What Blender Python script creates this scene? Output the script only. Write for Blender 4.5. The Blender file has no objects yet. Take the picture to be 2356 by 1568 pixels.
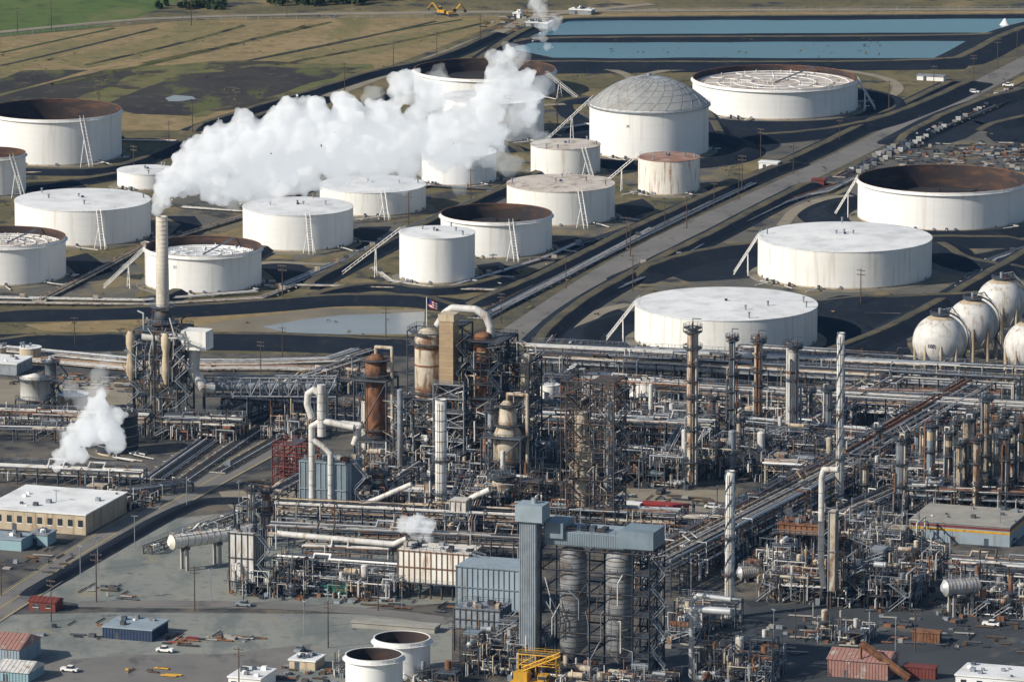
import bpy, math, random
from mathutils import Vector, Matrix, noise
R=random.Random(7)
F=15000.;CX=1178.;CY=784.;HC=440.;PI=math.pi
PT=math.radians(11.0);cP,sP=math.cos(PT),math.sin(PT)
AZ=math.radians(-18.5)
def ray(px,py):
    a=(px-CX)/F;b=-(py-CY)/F
    return (a,cP+b*sP,-sP+b*cP)
def G(px,py,z=0.):
    d=ray(px,py);t=(HC-z)/(-d[2]);return (d[0]*t,d[1]*t)
def Hh(yb,yt):
    D=G(CX,yb)[1];d=ray(CX,yt);return HC+d[2]/d[1]*D
def mpp(yb):
    x,y=G(CX,yb);return (y*cP+HC*sP)/F
# ---------------------------------------------------------------- materials
MATS={}
def mk(name,c1,c2=None,rough=.75,metal=0.,scale=.12,dirt=None,dth=(.5,.65),dscale=(.5,.5,.05),bump=0.,fine=None,spec=.3,fine2=None):
    m=bpy.data.materials.new(name);m.use_nodes=True
    nt=m.node_tree;N=nt.nodes;L=nt.links
    bs=N['Principled BSDF'];bs.inputs['Roughness'].default_value=rough;bs.inputs['Metallic'].default_value=metal
    bs.inputs['Specular IOR Level'].default_value=spec
    geo=N.new('ShaderNodeNewGeometry')
    def nz(sc,detail=6,ro=.6):
        mp=N.new('ShaderNodeMapping');mp.inputs['Scale'].default_value=sc if isinstance(sc,tuple) else (sc,sc,sc)
        mp.vector_type='POINT'
        L.new(geo.outputs['Position'],mp.inputs['Vector'])
        n=N.new('ShaderNodeTexNoise');n.inputs['Scale'].default_value=1;n.inputs['Detail'].default_value=detail;n.inputs['Roughness'].default_value=ro
        L.new(mp.outputs[0],n.inputs['Vector']);return n.outputs[0]
    def ramp(v,a,b):
        r=N.new('ShaderNodeMapRange');r.inputs[1].default_value=a;r.inputs[2].default_value=b;r.clamp=True
        L.new(v,r.inputs[0]);return r.outputs[0]
    def mix(f,a,b):
        x=N.new('ShaderNodeMix');x.data_type='RGBA'
        L.new(f,x.inputs[0])
        for i,c in ((6,a),(7,b)):
            if isinstance(c,tuple): x.inputs[i].default_value=(*c,1)
            else: L.new(c,x.inputs[i])
        return x.outputs[2]
    c2=c2 or tuple(k*.75 for k in c1)
    col=mix(ramp(nz(scale),.35,.65),c1,c2)
    if fine: col=mix(ramp(nz(fine[0],4),fine[2],fine[3]),col,fine[1])
    if dirt: col=mix(ramp(nz(dscale,5),dth[0],dth[1]),col,dirt)
    if fine2: col=mix(ramp(nz(fine2[0],5),fine2[2],fine2[3]),col,fine2[1])
    L.new(col,bs.inputs['Base Color'])
    if bump:
        b=N.new('ShaderNodeBump');b.inputs['Strength'].default_value=bump;b.inputs['Distance'].default_value=.5
        L.new(nz(.8),b.inputs['Height']);L.new(b.outputs[0],bs.inputs['Normal'])
    MATS[name]=m;return m
rust=(.16,.07,.035)
mk('white',(.82,.82,.82),(.75,.76,.76),.5,scale=.05,dirt=(.60,.57,.51),dth=(.53,.8),dscale=(.45,.45,.025))
mk('white_stain',(.79,.79,.77),(.73,.73,.71),.55,scale=.08,dirt=(.50,.43,.35),dth=(.53,.78),dscale=(.6,.6,.035))
mk('white_rusty',(.76,.75,.71),(.64,.61,.55),.6,scale=.1,dirt=(.33,.19,.10),dth=(.56,.68),dscale=(.7,.7,.06))
mk('roof_white',(.80,.81,.82),(.70,.72,.74),.6,scale=.06,dirt=(.56,.57,.57),dth=(.48,.74),dscale=(.12,.12,.12),fine=(.4,(.66,.67,.68),.55,.75))
mk('roof_rusty',(.36,.24,.19),(.24,.12,.085),.8,scale=.2,dirt=(.55,.50,.47),dth=(.56,.74),dscale=(.15,.15,.15))
mk('roof_pale',(.60,.55,.50),(.45,.40,.35),.8,scale=.15,dirt=(.26,.20,.16),dth=(.54,.66),dscale=(.25,.25,.25))
mk('dome_metal',(.40,.40,.385),(.34,.345,.34),.55,.2,scale=.1,dirt=(.27,.26,.24),dth=(.52,.7),dscale=(.12,.12,.12))
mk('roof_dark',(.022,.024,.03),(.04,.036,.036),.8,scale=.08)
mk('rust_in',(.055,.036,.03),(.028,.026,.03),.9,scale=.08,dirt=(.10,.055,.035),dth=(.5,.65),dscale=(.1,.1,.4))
mk('rust',rust,(.26,.13,.07),.85,scale=.35,dirt=(.07,.04,.03),dscale=(.5,.5,.2))
mk('insul',(.52,.47,.39),(.38,.34,.27),.65,scale=.3,dirt=(.19,.10,.055),dth=(.48,.62),dscale=(.5,.5,.15))
mk('insul_clean',(.64,.63,.61),(.48,.48,.48),.5,scale=.3,dirt=(.28,.21,.14),dth=(.52,.7),dscale=(.6,.6,.1))
mk('beige',(.52,.44,.32),(.42,.35,.26),.7,scale=.2,dirt=(.25,.17,.10),dth=(.52,.68))
mk('stackmetal',(.56,.52,.45),(.46,.43,.38),.6,scale=.2,dirt=(.34,.27,.2),dth=(.54,.7),dscale=(.5,.5,.1))
mk('tan',(.38,.28,.17),(.30,.22,.14),.8,scale=.2)
mk('galv',(.32,.35,.39),(.20,.23,.27),.5,.2,scale=.4,dirt=(.13,.10,.075),dth=(.53,.68))
mk('alum',(.55,.57,.60),(.42,.45,.48),.4,.3,scale=.3)
mk('steel',(.085,.11,.14),(.05,.065,.085),.65,.1,scale=.5,dirt=(.11,.065,.04),dth=(.5,.64),dscale=(.4,.4,.3))
mk('dark',(.03,.04,.055),(.018,.024,.036),.7,scale=.4,dirt=(.07,.045,.03),dth=(.54,.67),dscale=(.3,.3,.3))
mk('rsteel',(.12,.08,.06),(.075,.06,.05),.8,scale=.4,dirt=(.045,.05,.06),dth=(.45,.6),dscale=(.3,.3,.3))
mk('bluegrey',(.20,.26,.31),(.15,.20,.25),.6,scale=.2,dirt=(.13,.13,.13),dth=(.55,.75))
mk('bluegrey2',(.29,.36,.42),(.24,.30,.35),.6,scale=.2,dirt=(.2,.2,.2),dth=(.55,.75),dscale=(.4,.4,.05))
mk('silo',(.28,.29,.30),(.17,.18,.20),.55,.1,scale=.2,dirt=(.12,.10,.09),dth=(.5,.64),dscale=(.2,.2,.2))
mk('concrete',(.34,.33,.30),(.26,.25,.23),.85,scale=.2)
mk('red',(.34,.035,.03),(.24,.03,.03),.6,scale=.3)
mk('brickred',(.18,.045,.035),(.13,.035,.03),.7,scale=.3)
mk('pinkroof',(.34,.19,.165),(.25,.13,.11),.7,scale=.3,dirt=(.4,.35,.32),dth=(.55,.65),dscale=(.3,.3,.3))
mk('navy',(.035,.06,.12),(.03,.045,.09),.6,scale=.3)
mk('yellow',(.62,.36,.03),(.5,.28,.03),.6,scale=.4,dirt=(.3,.18,.05),dth=(.5,.7))
mk('glass',(.03,.04,.05),(.04,.05,.06),.15,spec=.6)
mk('green',(.03,.14,.10),(.025,.1,.08),.7)
mk('lightblue',(.28,.42,.48),(.23,.35,.40),.6)
mk('wood',(.10,.07,.05),(.07,.05,.035),.9)
mk('rubber',(.02,.02,.02),(.03,.03,.03),.8)
mk('ink',(.18,.18,.18))
mk('flagred',(.5,.03,.04));mk('flagblue',(.03,.04,.2))
# ground materials
mk('dirt',(.145,.12,.06),(.09,.083,.042),.95,scale=.025,dirt=(.215,.17,.085),dth=(.5,.66),dscale=(.035,.02,.1),fine=(.25,(.055,.06,.03),.5,.7),bump=.3,fine2=(.05,(.035,.037,.04),.56,.63))
mk('gravel',(.13,.125,.105),(.085,.085,.08),.95,scale=.03,dirt=(.185,.15,.085),dth=(.5,.62),dscale=(.05,.03,.1),fine=(.4,(.06,.06,.058),.52,.75),fine2=(.045,(.028,.031,.038),.54,.62))
mk('pad',(.19,.175,.14),(.12,.115,.095),.95,scale=.1)
mk('yard',(.19,.205,.195),(.245,.25,.225),.95,scale=.03,dirt=(.145,.165,.16),dth=(.48,.6),dscale=(.08,.03,.1),fine=(.3,(.11,.115,.11),.56,.74),fine2=(.05,(.26,.235,.17),.58,.68))
mk('plantfloor',(.075,.077,.08),(.15,.13,.10),.95,scale=.05,dirt=(.03,.035,.042),dth=(.45,.6),dscale=(.08,.06,.1))
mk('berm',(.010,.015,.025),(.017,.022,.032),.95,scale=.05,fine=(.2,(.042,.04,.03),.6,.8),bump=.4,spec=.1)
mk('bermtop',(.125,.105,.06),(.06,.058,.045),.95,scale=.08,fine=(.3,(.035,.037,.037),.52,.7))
mk('asphalt',(.19,.18,.17),(.15,.147,.143),.9,scale=.05,dirt=(.10,.10,.10),dth=(.56,.66),dscale=(.1,.04,.1),fine=(.15,(.12,.12,.12),.55,.8))
mk('darkasphalt',(.055,.062,.07),(.035,.042,.05),.9,scale=.05,fine=(.2,(.10,.09,.075),.58,.8),fine2=(.06,(.13,.12,.10),.58,.68))
mk('lane',(.55,.42,.10));mk('track',(.27,.24,.185),(.21,.185,.145),.95,scale=.1)
mk('grass',(.06,.115,.022),(.09,.13,.033),.95,scale=.012,dirt=(.16,.15,.06),dth=(.54,.7),dscale=(.02,.01,.1),fine=(.1,(.04,.07,.018),.5,.7))
mk('dryfield',(.275,.205,.105),(.205,.16,.075),.95,scale=.018,dirt=(.14,.13,.05),dth=(.54,.68),dscale=(.03,.008,.1),fine=(.12,(.15,.115,.055),.48,.7),fine2=(.25,(.36,.28,.16),.58,.7))
mk('drystrip',(.16,.14,.06),(.22,.175,.08),.95,scale=.03,fine=(.12,(.10,.10,.04),.48,.7),fine2=(.2,(.28,.22,.11),.56,.7))
mk('olive',(.10,.115,.035),(.18,.145,.065),.95,scale=.03,fine=(.1,(.06,.06,.025),.5,.72),fine2=(.03,(.04,.034,.028),.50,.57))
mk('plowed',(.022,.021,.022),(.045,.04,.034),.95,scale=.03,dirt=(.085,.095,.03),dth=(.55,.62),dscale=(.035,.014,.1),fine=(.15,(.09,.07,.05),.56,.68))
mk('mud',(.24,.20,.145),(.16,.14,.10),.6,scale=.03)
mk('basinwater',(.05,.15,.20),(.035,.115,.16),.22,scale=.008,spec=.35)
mk('pondwater',(.27,.29,.30),(.20,.22,.23),.25,scale=.02,spec=.4)
mk('leaf',(.03,.055,.018),(.05,.07,.025),.9,scale=.3)
# ---------------------------------------------------------------- mesh builder
_cs={n:[(math.cos(2*PI*i/n),math.sin(2*PI*i/n)) for i in range(n)] for n in (4,6,8,10,12,14,16,20,24,32,48,72,96)}
class B:
    def __init__(s): s.v=[];s.f=[];s.m=[];s.sm=[]
    def add(s,vs,fs,mat,smooth=False):
        o=len(s.v);s.v.extend(vs)
        for f in fs: s.f.append(tuple(i+o for i in f))
        s.m.extend([mat]*len(fs));s.sm.extend([smooth]*len(fs))
    def box(s,x0,x1,y0,y1,z0,z1,mat):
        s.add([(x0,y0,z0),(x1,y0,z0),(x1,y1,z0),(x0,y1,z0),(x0,y0,z1),(x1,y0,z1),(x1,y1,z1),(x0,y1,z1)],
              [(3,2,1,0),(4,5,6,7),(0,1,5,4),(1,2,6,5),(2,3,7,6),(3,0,4,7)],mat)
    def gable(s,x0,x1,y0,y1,z0,z1,mat,ov=.4):
        ym=(y0+y1)/2
        s.add([(x0-ov,y0-ov,z0),(x1+ov,y0-ov,z0),(x1+ov,y1+ov,z0),(x0-ov,y1+ov,z0),(x0-ov,ym,z1),(x1+ov,ym,z1)],
              [(0,1,5,4),(2,3,4,5),(0,4,3),(1,2,5),(3,2,1,0)],mat)
    def cyl(s,p,q,r,mat,n=8,r2=None,caps=True,smooth=True):
        r2=r if r2 is None else r2
        dx,dy,dz=q[0]-p[0],q[1]-p[1],q[2]-p[2]
        l=math.sqrt(dx*dx+dy*dy+dz*dz)
        if l<1e-5:return
        dx/=l;dy/=l;dz/=l
        if abs(dz)>.95: ux,uy,uz=1,0,0
        else: ux,uy,uz=0,0,1
        ax,ay,az=uy*dz-uz*dy,uz*dx-ux*dz,ux*dy-uy*dx
        k=math.sqrt(ax*ax+ay*ay+az*az);ax/=k;ay/=k;az/=k
        bx,by,bz=dy*az-dz*ay,dz*ax-dx*az,dx*ay-dy*ax
        vs=[]
        for c,t in _cs[n]: vs.append((p[0]+r*(ax*c+bx*t),p[1]+r*(ay*c+by*t),p[2]+r*(az*c+bz*t)))
        for c,t in _cs[n]: vs.append((q[0]+r2*(ax*c+bx*t),q[1]+r2*(ay*c+by*t),q[2]+r2*(az*c+bz*t)))
        fs=[(i,(i+1)%n,n+(i+1)%n,n+i) for i in range(n)]
        s.add(vs,fs,mat,smooth and n>4)
        if caps: s.add(vs,[tuple(range(n))[::-1],tuple(range(n,2*n))],mat)
    def beam(s,p,q,w,mat): s.cyl(p,q,w*.707,mat,4,caps=False,smooth=False)
    def pipe(s,pts,r,mat,n=8):
        for i in range(len(pts)-1):
            s.cyl(pts[i],pts[i+1],r,mat,n,caps=(i==0 or i==len(pts)-2))
        for p in pts[1:-1]: s.sph(p,r*1.04,mat,n,3)
    def sph(s,c,r,mat,n=16,k=8,z0=-1,z1=1,sz=1.):
        a0=math.asin(z0);a1=math.asin(z1);vs=[]
        for j in range(k+1):
            a=a0+(a1-a0)*j/k;cr=math.cos(a)*r;z=c[2]+math.sin(a)*r*sz
            for cc,t in _cs[n]: vs.append((c[0]+cr*cc,c[1]+cr*t,z))
        fs=[(j*n+i,j*n+(i+1)%n,(j+1)*n+(i+1)%n,(j+1)*n+i) for j in range(k) for i in range(n)]
        s.add(vs,fs,mat,True)
    def lathe(s,prof,mat,n=24,cx=0,cy=0,smooth=True):
        vs=[]
        for r,z in prof:
            for c,t in _cs[n]: vs.append((cx+r*c,cy+r*t,z))
        fs=[(j*n+i,j*n+(i+1)%n,(j+1)*n+(i+1)%n,(j+1)*n+i) for j in range(len(prof)-1) for i in range(n)]
        s.add(vs,fs,mat,smooth)
    def vessel(s,cx,cy,z0,z1,r,mat,n=20,dish=.45,rings=True,rm=None):
        d=r*dish
        s.lathe([(r,z0),(r,z1-d)],mat,n,cx,cy)
        s.lathe([(r,z1-d),(r*.92,z1-d*.55),(r*.7,z1-d*.25),(r*.35,z1-d*.05),(.001,z1)],mat,n,cx,cy)
        if rings:
            h=z1-z0;k=max(2,int(h/5))
            for i in range(k+1):
                z=z0+(h-d)*i/k
                s.lathe([(r*1.04,z-.12),(r*1.04,z+.12)],rm or mat,n,cx,cy)
    def rail(s,pts,z,mat,w=.09,h=1.1,closed=False):
        P=list(pts)+([pts[0]] if closed else [])
        for a,b in zip(P[:-1],P[1:]):
            s.beam((a[0],a[1],z+h),(b[0],b[1],z+h),w,mat)
            s.beam((a[0],a[1],z+h*.5),(b[0],b[1],z+h*.5),w*.7,mat)
            l=math.hypot(b[0]-a[0],b[1]-a[1]);k=max(1,int(l/2.2))
            for i in range(k):
                t=i/k;x=a[0]+(b[0]-a[0])*t;y=a[1]+(b[1]-a[1])*t
                s.beam((x,y,z),(x,y,z+h),w,mat)
    def ringplat(s,cx,cy,r,w,z,a0,a1,mat,dm='steel',rail=True):
        k=max(3,int((a1-a0)/.42));o=[];ii=[]
        for i in range(k+1):
            a=a0+(a1-a0)*i/k
            ii.append((cx+r*math.cos(a),cy+r*math.sin(a)));o.append((cx+(r+w)*math.cos(a),cy+(r+w)*math.sin(a)))
        vs=[(x,y,z) for x,y in ii]+[(x,y,z) for x,y in o]+[(x,y,z-.25) for x,y in o]
        n=k+1
        s.add(vs,[(i,n+i,n+i+1,i+1) for i in range(k)]+[(n+i,2*n+i,2*n+i+1,n+i+1) for i in range(k)],dm)
        if rail:
            s.rail(o,z,mat)
        for i in range(0,k+1,2):
            s.beam((ii[i][0],ii[i][1],z-1.2),(o[i][0],o[i][1],z-.1),.12,mat)
    def frame(s,xs,ys,zs,w,mat,deck='steel',rnd=None,brace=.5,dprob=.8,rails=True):
        rnd=rnd or R
        for x in xs:
            for y in ys: s.beam((x,y,0),(x,y,zs[-1]),w,mat)
        for z in zs:
            if z<=.01: continue
            for x in xs: s.beam((x,ys[0],z),(x,ys[-1],z),w*.9,mat)
            for y in ys: s.beam((xs[0],y,z),(xs[-1],y,z),w*.9,mat)
            for i in range(len(xs)-1):
                for j in range(len(ys)-1):
                    if rnd.random()<dprob: s.box(xs[i]+.1,xs[i+1]-.1,ys[j]+.1,ys[j+1]-.1,z+.12,z+.2,deck)
            if rails: s.rail([(xs[0],ys[0]),(xs[-1],ys[0]),(xs[-1],ys[-1]),(xs[0],ys[-1])],z+.2,mat,closed=True)
        zz=[0]+[z for z in zs if z>.01]
        for a,b in zip(zz[:-1],zz[1:]):
            for i in range(len(xs)-1):
                for y in (ys[0],ys[-1]):
                    if rnd.random()<brace:
                        s.beam((xs[i],y,a),(xs[i+1],y,b),w*.6,mat)
                        if rnd.random()<.6:s.beam((xs[i+1],y,a),(xs[i],y,b),w*.6,mat)
            for j in range(len(ys)-1):
                for x in (xs[0],xs[-1]):
                    if rnd.random()<brace: s.beam((x,ys[j],a),(x,ys[j+1],b),w*.6,mat)
    def stairs(s,x,y,z0,z1,mat,run=5.,step=4.5,dirx=1):
        z=z0;d=dirx
        while z<z1-.5:
            zn=min(z+step,z1)
            xa,xb=(x,x+run) if d>0 else (x+run,x)
            for dy in (0,.9):
                s.beam((xa,y+dy,z),(xb,y+dy,zn),.22,mat);s.beam((xa,y+dy,z+1.1),(xb,y+dy,zn+1.1),.09,mat)
            s.add([(xa,y,z),(xb,y,zn),(xb,y+.9,zn),(xa,y+.9,z)],[(0,1,2,3)],'steel')
            s.box(xb-.8,xb+.8,y,y+1.,zn,zn+.1,mat)
            z=zn;d=-d
    def make(s,name,loc=(0,0,0),rz=0.,parent=None):
        me=bpy.data.meshes.new(name);me.from_pydata(s.v,[],s.f)
        used=[];idx={}
        for k in s.m:
            if k not in idx: idx[k]=len(used);used.append(k)
        for k in used: me.materials.append(MATS[k])
        me.polygons.foreach_set('material_index',[idx[k] for k in s.m])
        me.polygons.foreach_set('use_smooth',s.sm)
        me.update()
        ob=bpy.data.objects.new(name,me);bpy.context.collection.objects.link(ob)
        ob.location=(loc[0],loc[1],loc[2] if len(loc)>2 else 0);ob.rotation_euler[2]=rz
        if parent: ob.parent=parent
        return ob
def inst(ob,name,loc,rz=0.,sc=1.):
    o=bpy.data.objects.new(name,ob.data);bpy.context.collection.objects.link(o)
    o.location=(loc[0],loc[1],loc[2] if len(loc)>2 else 0);o.rotation_euler[2]=rz;o.scale=(sc,sc,sc);return o
# ---------------------------------------------------------------- ground
b=B();b.add([(-6000,-1500,0),(6000,-1500,0),(6000,12000,0),(-6000,12000,0)],[(0,1,2,3)],'dirt');b.make('ground')
def wobble(pts,amp,step=14):
    o=[];n=len(pts)
    for i in range(n):
        a=pts[i];c=pts[(i+1)%n];l=math.hypot(c[0]-a[0],c[1]-a[1]);k=max(1,int(l/step))
        for j in range(k):
            t=j/k;x=a[0]+(c[0]-a[0])*t;y=a[1]+(c[1]-a[1])*t
            v=noise.noise_vector(Vector((x*.03,y*.03,3.1)));w=noise.noise_vector(Vector((x*.1,y*.1,7.1)))
            o.append((x+amp*(v.x+w.x*.4),y+amp*1.6*(v.y+w.y*.4)))
    return o
def patch(name,pts,z,mat,amp=0):
    b=B();w=[G(*p) for p in pts]
    if amp: w=wobble(w,amp)
    w=[(*p,z) for p in w]
    a=sum(w[i][0]*w[(i+1)%len(w)][1]-w[(i+1)%len(w)][0]*w[i][1] for i in range(len(w)))
    if a<0:w=w[::-1]
    b.add(w,[tuple(range(len(w)))],mat);return b.make(name)
def smooth_pts(pts,it=2):
    for _ in range(it):
        o=[pts[0]]
        for a,c in zip(pts[:-1],pts[1:]):
            o.append((a[0]*.75+c[0]*.25,a[1]*.75+c[1]*.25));o.append((a[0]*.25+c[0]*.75,a[1]*.25+c[1]*.75))
        o.append(pts[-1]);pts=o
    return pts
def offs(w,d):
    out=[]
    for i,p in enumerate(w):
        a=w[max(0,i-1)];c=w[min(len(w)-1,i+1)]
        dx,dy=c[0]-a[0],c[1]-a[1];l=math.hypot(dx,dy) or 1
        out.append((p[0]-dy/l*d,p[1]+dx/l*d))
    return out
def strip(b,w,prof,mats,hf=None):
    n=len(w);hf=hf or [1.]*n
    rows=[[(x,y,z*hf[i]) for i,(x,y) in enumerate(offs(w,d))] for d,z in prof]
    for k in range(len(prof)-1):
        vs=rows[k]+rows[k+1]
        b.add(vs,[(i,i+1,n+i+1,n+i) for i in range(n-1)],mats[k] if isinstance(mats,(list,tuple)) else mats)
def resample(w,step):
    o=[]
    for a,c in zip(w[:-1],w[1:]):
        l=math.hypot(c[0]-a[0],c[1]-a[1]);k=max(1,int(l/step))
        for j in range(k): t=j/k;o.append((a[0]+(c[0]-a[0])*t,a[1]+(c[1]-a[1])*t))
    o.append(w[-1]);return o
def road(name,pts,w,z,mat,sm=2,extra=None):
    W=[G(*p) for p in smooth_pts(pts,sm)]
    b=B();strip(b,W,[(w/2,z),(-w/2,z)],mat)
    if extra=='yellow':
        for d in (w/2-.5,-w/2+.5,0): strip(b,W,[(d+.14,z+.02),(d-.14,z+.02)],'lane')
        for sgn in (1,-1):
            strip(b,W,[(sgn*(w/2+.25),.0),(sgn*(w/2+.25),z+.14),(sgn*(w/2),z+.14),(sgn*(w/2),z)],'concrete')
    return b.make(name)
def dike(pts,wb=14.,h=2.8,wt=2.5,sm=1,name='earth_dike',top='bermtop',side='berm'):
    W=resample([G(*p) for p in smooth_pts(pts,sm+1)],5.);n=len(W)
    L=[0]
    for a,c in zip(W[:-1],W[1:]): L.append(L[-1]+math.hypot(c[0]-a[0],c[1]-a[1]))
    hf=[max(.02,min(1,L[i]/wb*1.4,(L[-1]-L[i])/wb*1.4))*(1+.15*noise.noise(Vector((W[i][0]*.08,W[i][1]*.08,0)))) for i in range(n)]
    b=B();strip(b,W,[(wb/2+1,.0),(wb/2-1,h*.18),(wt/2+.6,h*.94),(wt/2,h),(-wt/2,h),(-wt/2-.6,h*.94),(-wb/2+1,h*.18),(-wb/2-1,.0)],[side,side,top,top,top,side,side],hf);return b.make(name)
# fields
patch('grass_field',[(-400,-200),(700,-200),(560,-60),(330,35),(240,62),(0,84),(-300,110)],.03,'grass')
patch('dry_field',[(-300,112),(0,86),(240,64),(420,48),(1190,36),(1130,62),(1010,110),(880,158),(700,215),(460,300),(250,300),(-300,300)],.05,'dryfield')
patch('grass_field',[(-300,232),(60,206),(250,158),(480,142),(860,144),(880,158),(700,215),(460,272),(300,256),(150,262),(-300,330)],.09,'olive',9)
patch('dry_field',[(100,140),(300,104),(430,66),(560,60),(500,88),(330,134),(180,156)],.07,'drystrip',5)
patch('dry_field',[(560,144),(900,80),(1080,50),(1150,46),(1000,92),(760,144)],.07,'drystrip',5)
patch('dry_field',[(-60,150),(60,120),(240,80),(300,72),(150,128),(-20,180)],.07,'drystrip',5)
patch('plowed_field',[(-50,265),(10,225),(120,190),(250,156),(320,160),(250,195),(180,225),(100,262)],.13,'plowed',8)
patch('plowed_field',[(230,250),(330,205),(450,170),(600,156),(720,154),(850,152),(840,160),(700,205),(560,240),(440,268),(300,262)],.13,'plowed',8)
patch('plowed_field',[(-50,190),(40,164),(190,158),(160,170),(60,205),(-50,230)],.12,'plowed',8)
patch('puddle_water',[(378,226),(400,219),(440,222),(450,228),(410,233),(385,233)],.17,'pondwater',2)
for pts in ([(0,152),(150,118),(360,66)],[(120,196),(400,138),(700,62)],[(470,160),(760,104),(1000,50)],[(0,122),(120,96),(260,66)],[(520,150),(900,72),(1060,46)],[(330,146),(560,98),(760,52)],[(640,150),(960,90),(1120,52)],[(200,150),(420,100),(560,60)]):
    W=resample([G(*p) for p in smooth_pts(pts)],6);b=B();strip(b,W,[(R.uniform(.8,2.4),.08),(0,R.uniform(.3,.9)),(-1.6,.08)],R.choice(['olive','leaf','plowed']),[1+.6*noise.noise(Vector((p[0]*.2,p[1]*.2,0))) for p in W]);b.make('field_hedge')
# basins
patch('dry_field',[(1180,45),(1500,20),(2600,20),(2600,50),(2340,120),(1290,160)],.02,'dryfield')
patch('basin_bank',[(1110,132),(1230,55),(1270,42),(2420,36),(2370,70),(2300,86),(2220,160),(1280,170),(1180,152)],.06,'berm')
patch('basin_water',[(1225,82),(1310,49),(2420,44),(2350,68),(2290,76),(1320,80)],.12,'basinwater',1.5)
patch('basin_water',[(1168,112),(1225,99),(2250,95),(2225,112),(2150,134),(1270,134)],.12,'basinwater',1.5)
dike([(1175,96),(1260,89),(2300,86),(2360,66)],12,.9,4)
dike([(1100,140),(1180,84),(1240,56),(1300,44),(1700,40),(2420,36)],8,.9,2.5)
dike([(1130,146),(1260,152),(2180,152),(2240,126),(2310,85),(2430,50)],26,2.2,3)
b=B();x,y=G(2312,58);b.lathe([(2.6,0),(2.,.6),(.9,2.2),(.3,3.)],'white',12);b.make('aerator_fountain',(x,y,.13))
# roads
road('main_road',[(1060,850),(1180,772),(1290,697),(1480,575),(1870,398),(2080,293),(2356,145),(2600,30)],13,.12,'asphalt')
road('dirt_shoulder',[(1040,862),(1150,772),(1262,697),(1452,575),(1842,398),(2052,293),(2328,145),(2560,30)],28,.05,'bermtop')
road('farm_road',[(1500,10),(1215,38),(1180,62),(1010,128),(880,175),(760,220),(560,300),(330,370),(60,470)],7,.14,'track')
road('farm_road',[(-100,85),(200,55),(420,38),(1200,26),(2500,22)],7,.16,'track')
dike([(1150,78),(1000,146),(860,170),(720,216),(560,262),(440,302)],11,2.2,2)
road('dirt_track',[(1285,155),(1400,158),(1450,175),(1462,195),(1480,172),(1560,158),(1900,156),(2040,178),(2075,205),(2040,228),(1970,235)],5,.16,'track',3)
road('dirt_track',[(1800,520),(1830,480),(1900,455),(1960,450)],5,.16,'track',3)
road('dirt_track',[(1320,790),(1340,745),(1380,715),(1450,700)],6,.16,'track',3)
road('dirt_track',[(820,350),(900,300),(1000,255),(1300,240)],5,.16,'track',3)
road('dirt_track',[(540,620),(620,600),(760,612),(860,590)],5,.15,'track',3)
patch('gravel_ground',[(1700,330),(2600,200),(2600,900),(1150,900),(1290,730),(1870,420)],.03,'gravel')
for pl in ([(560,470),(760,420),(980,450),(900,560),(700,600)],[(1050,470),(1200,420),(1500,500),(1350,600),(1100,650)],[(0,580),(200,600),(330,600),(330,690),(0,690)],[(250,470),(540,440),(600,500),(420,560)],[(1260,250),(1700,310),(1660,420),(1420,430),(1260,330)]):
    patch('gravel_ground',pl,.04,'gravel',8)
for pl in ([(1480,610),(1560,585),(1760,590),(1740,640),(1560,650)],[(1340,720),(1420,700),(1470,720),(1460,800),(1350,790)],[(1820,480),(1960,440),(1980,500),(1900,530)],[(2160,600),(2356,570),(2500,640),(2250,650)],[(600,600),(700,600),(760,640),(640,660)],[(1100,610),(1180,600),(1210,640),(1110,650)],[(820,520),(900,520),(900,580),(820,570)],[(1420,470),(1480,460),(1520,490),(1440,510)],[(2020,320),(2200,260),(2300,290),(2100,350)],[(380,500),(440,500),(450,540),(400,540)],
           [(1890,700),(2000,715),(2080,720),(2010,770),(1880,800)],[(1850,840),(2000,790),(2100,770),(2110,850),(2356,885),(2000,860)],[(1260,560),(1330,540),(1360,560),(1280,590)],[(150,600),(220,590),(250,630),(160,650)],[(1620,300),(1900,295),(2020,270),(2060,290),(1760,330)],[(2240,230),(2400,190),(2400,330),(2280,320)],[(640,300),(820,240),(860,260),(700,320)],[(1280,240),(1340,240),(1350,300),(1290,310)]):
    patch('dark_bank_shade',pl,.07,'berm',7)  # dark bank ground, plus tank shadows painted as flat dark sheets
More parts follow.
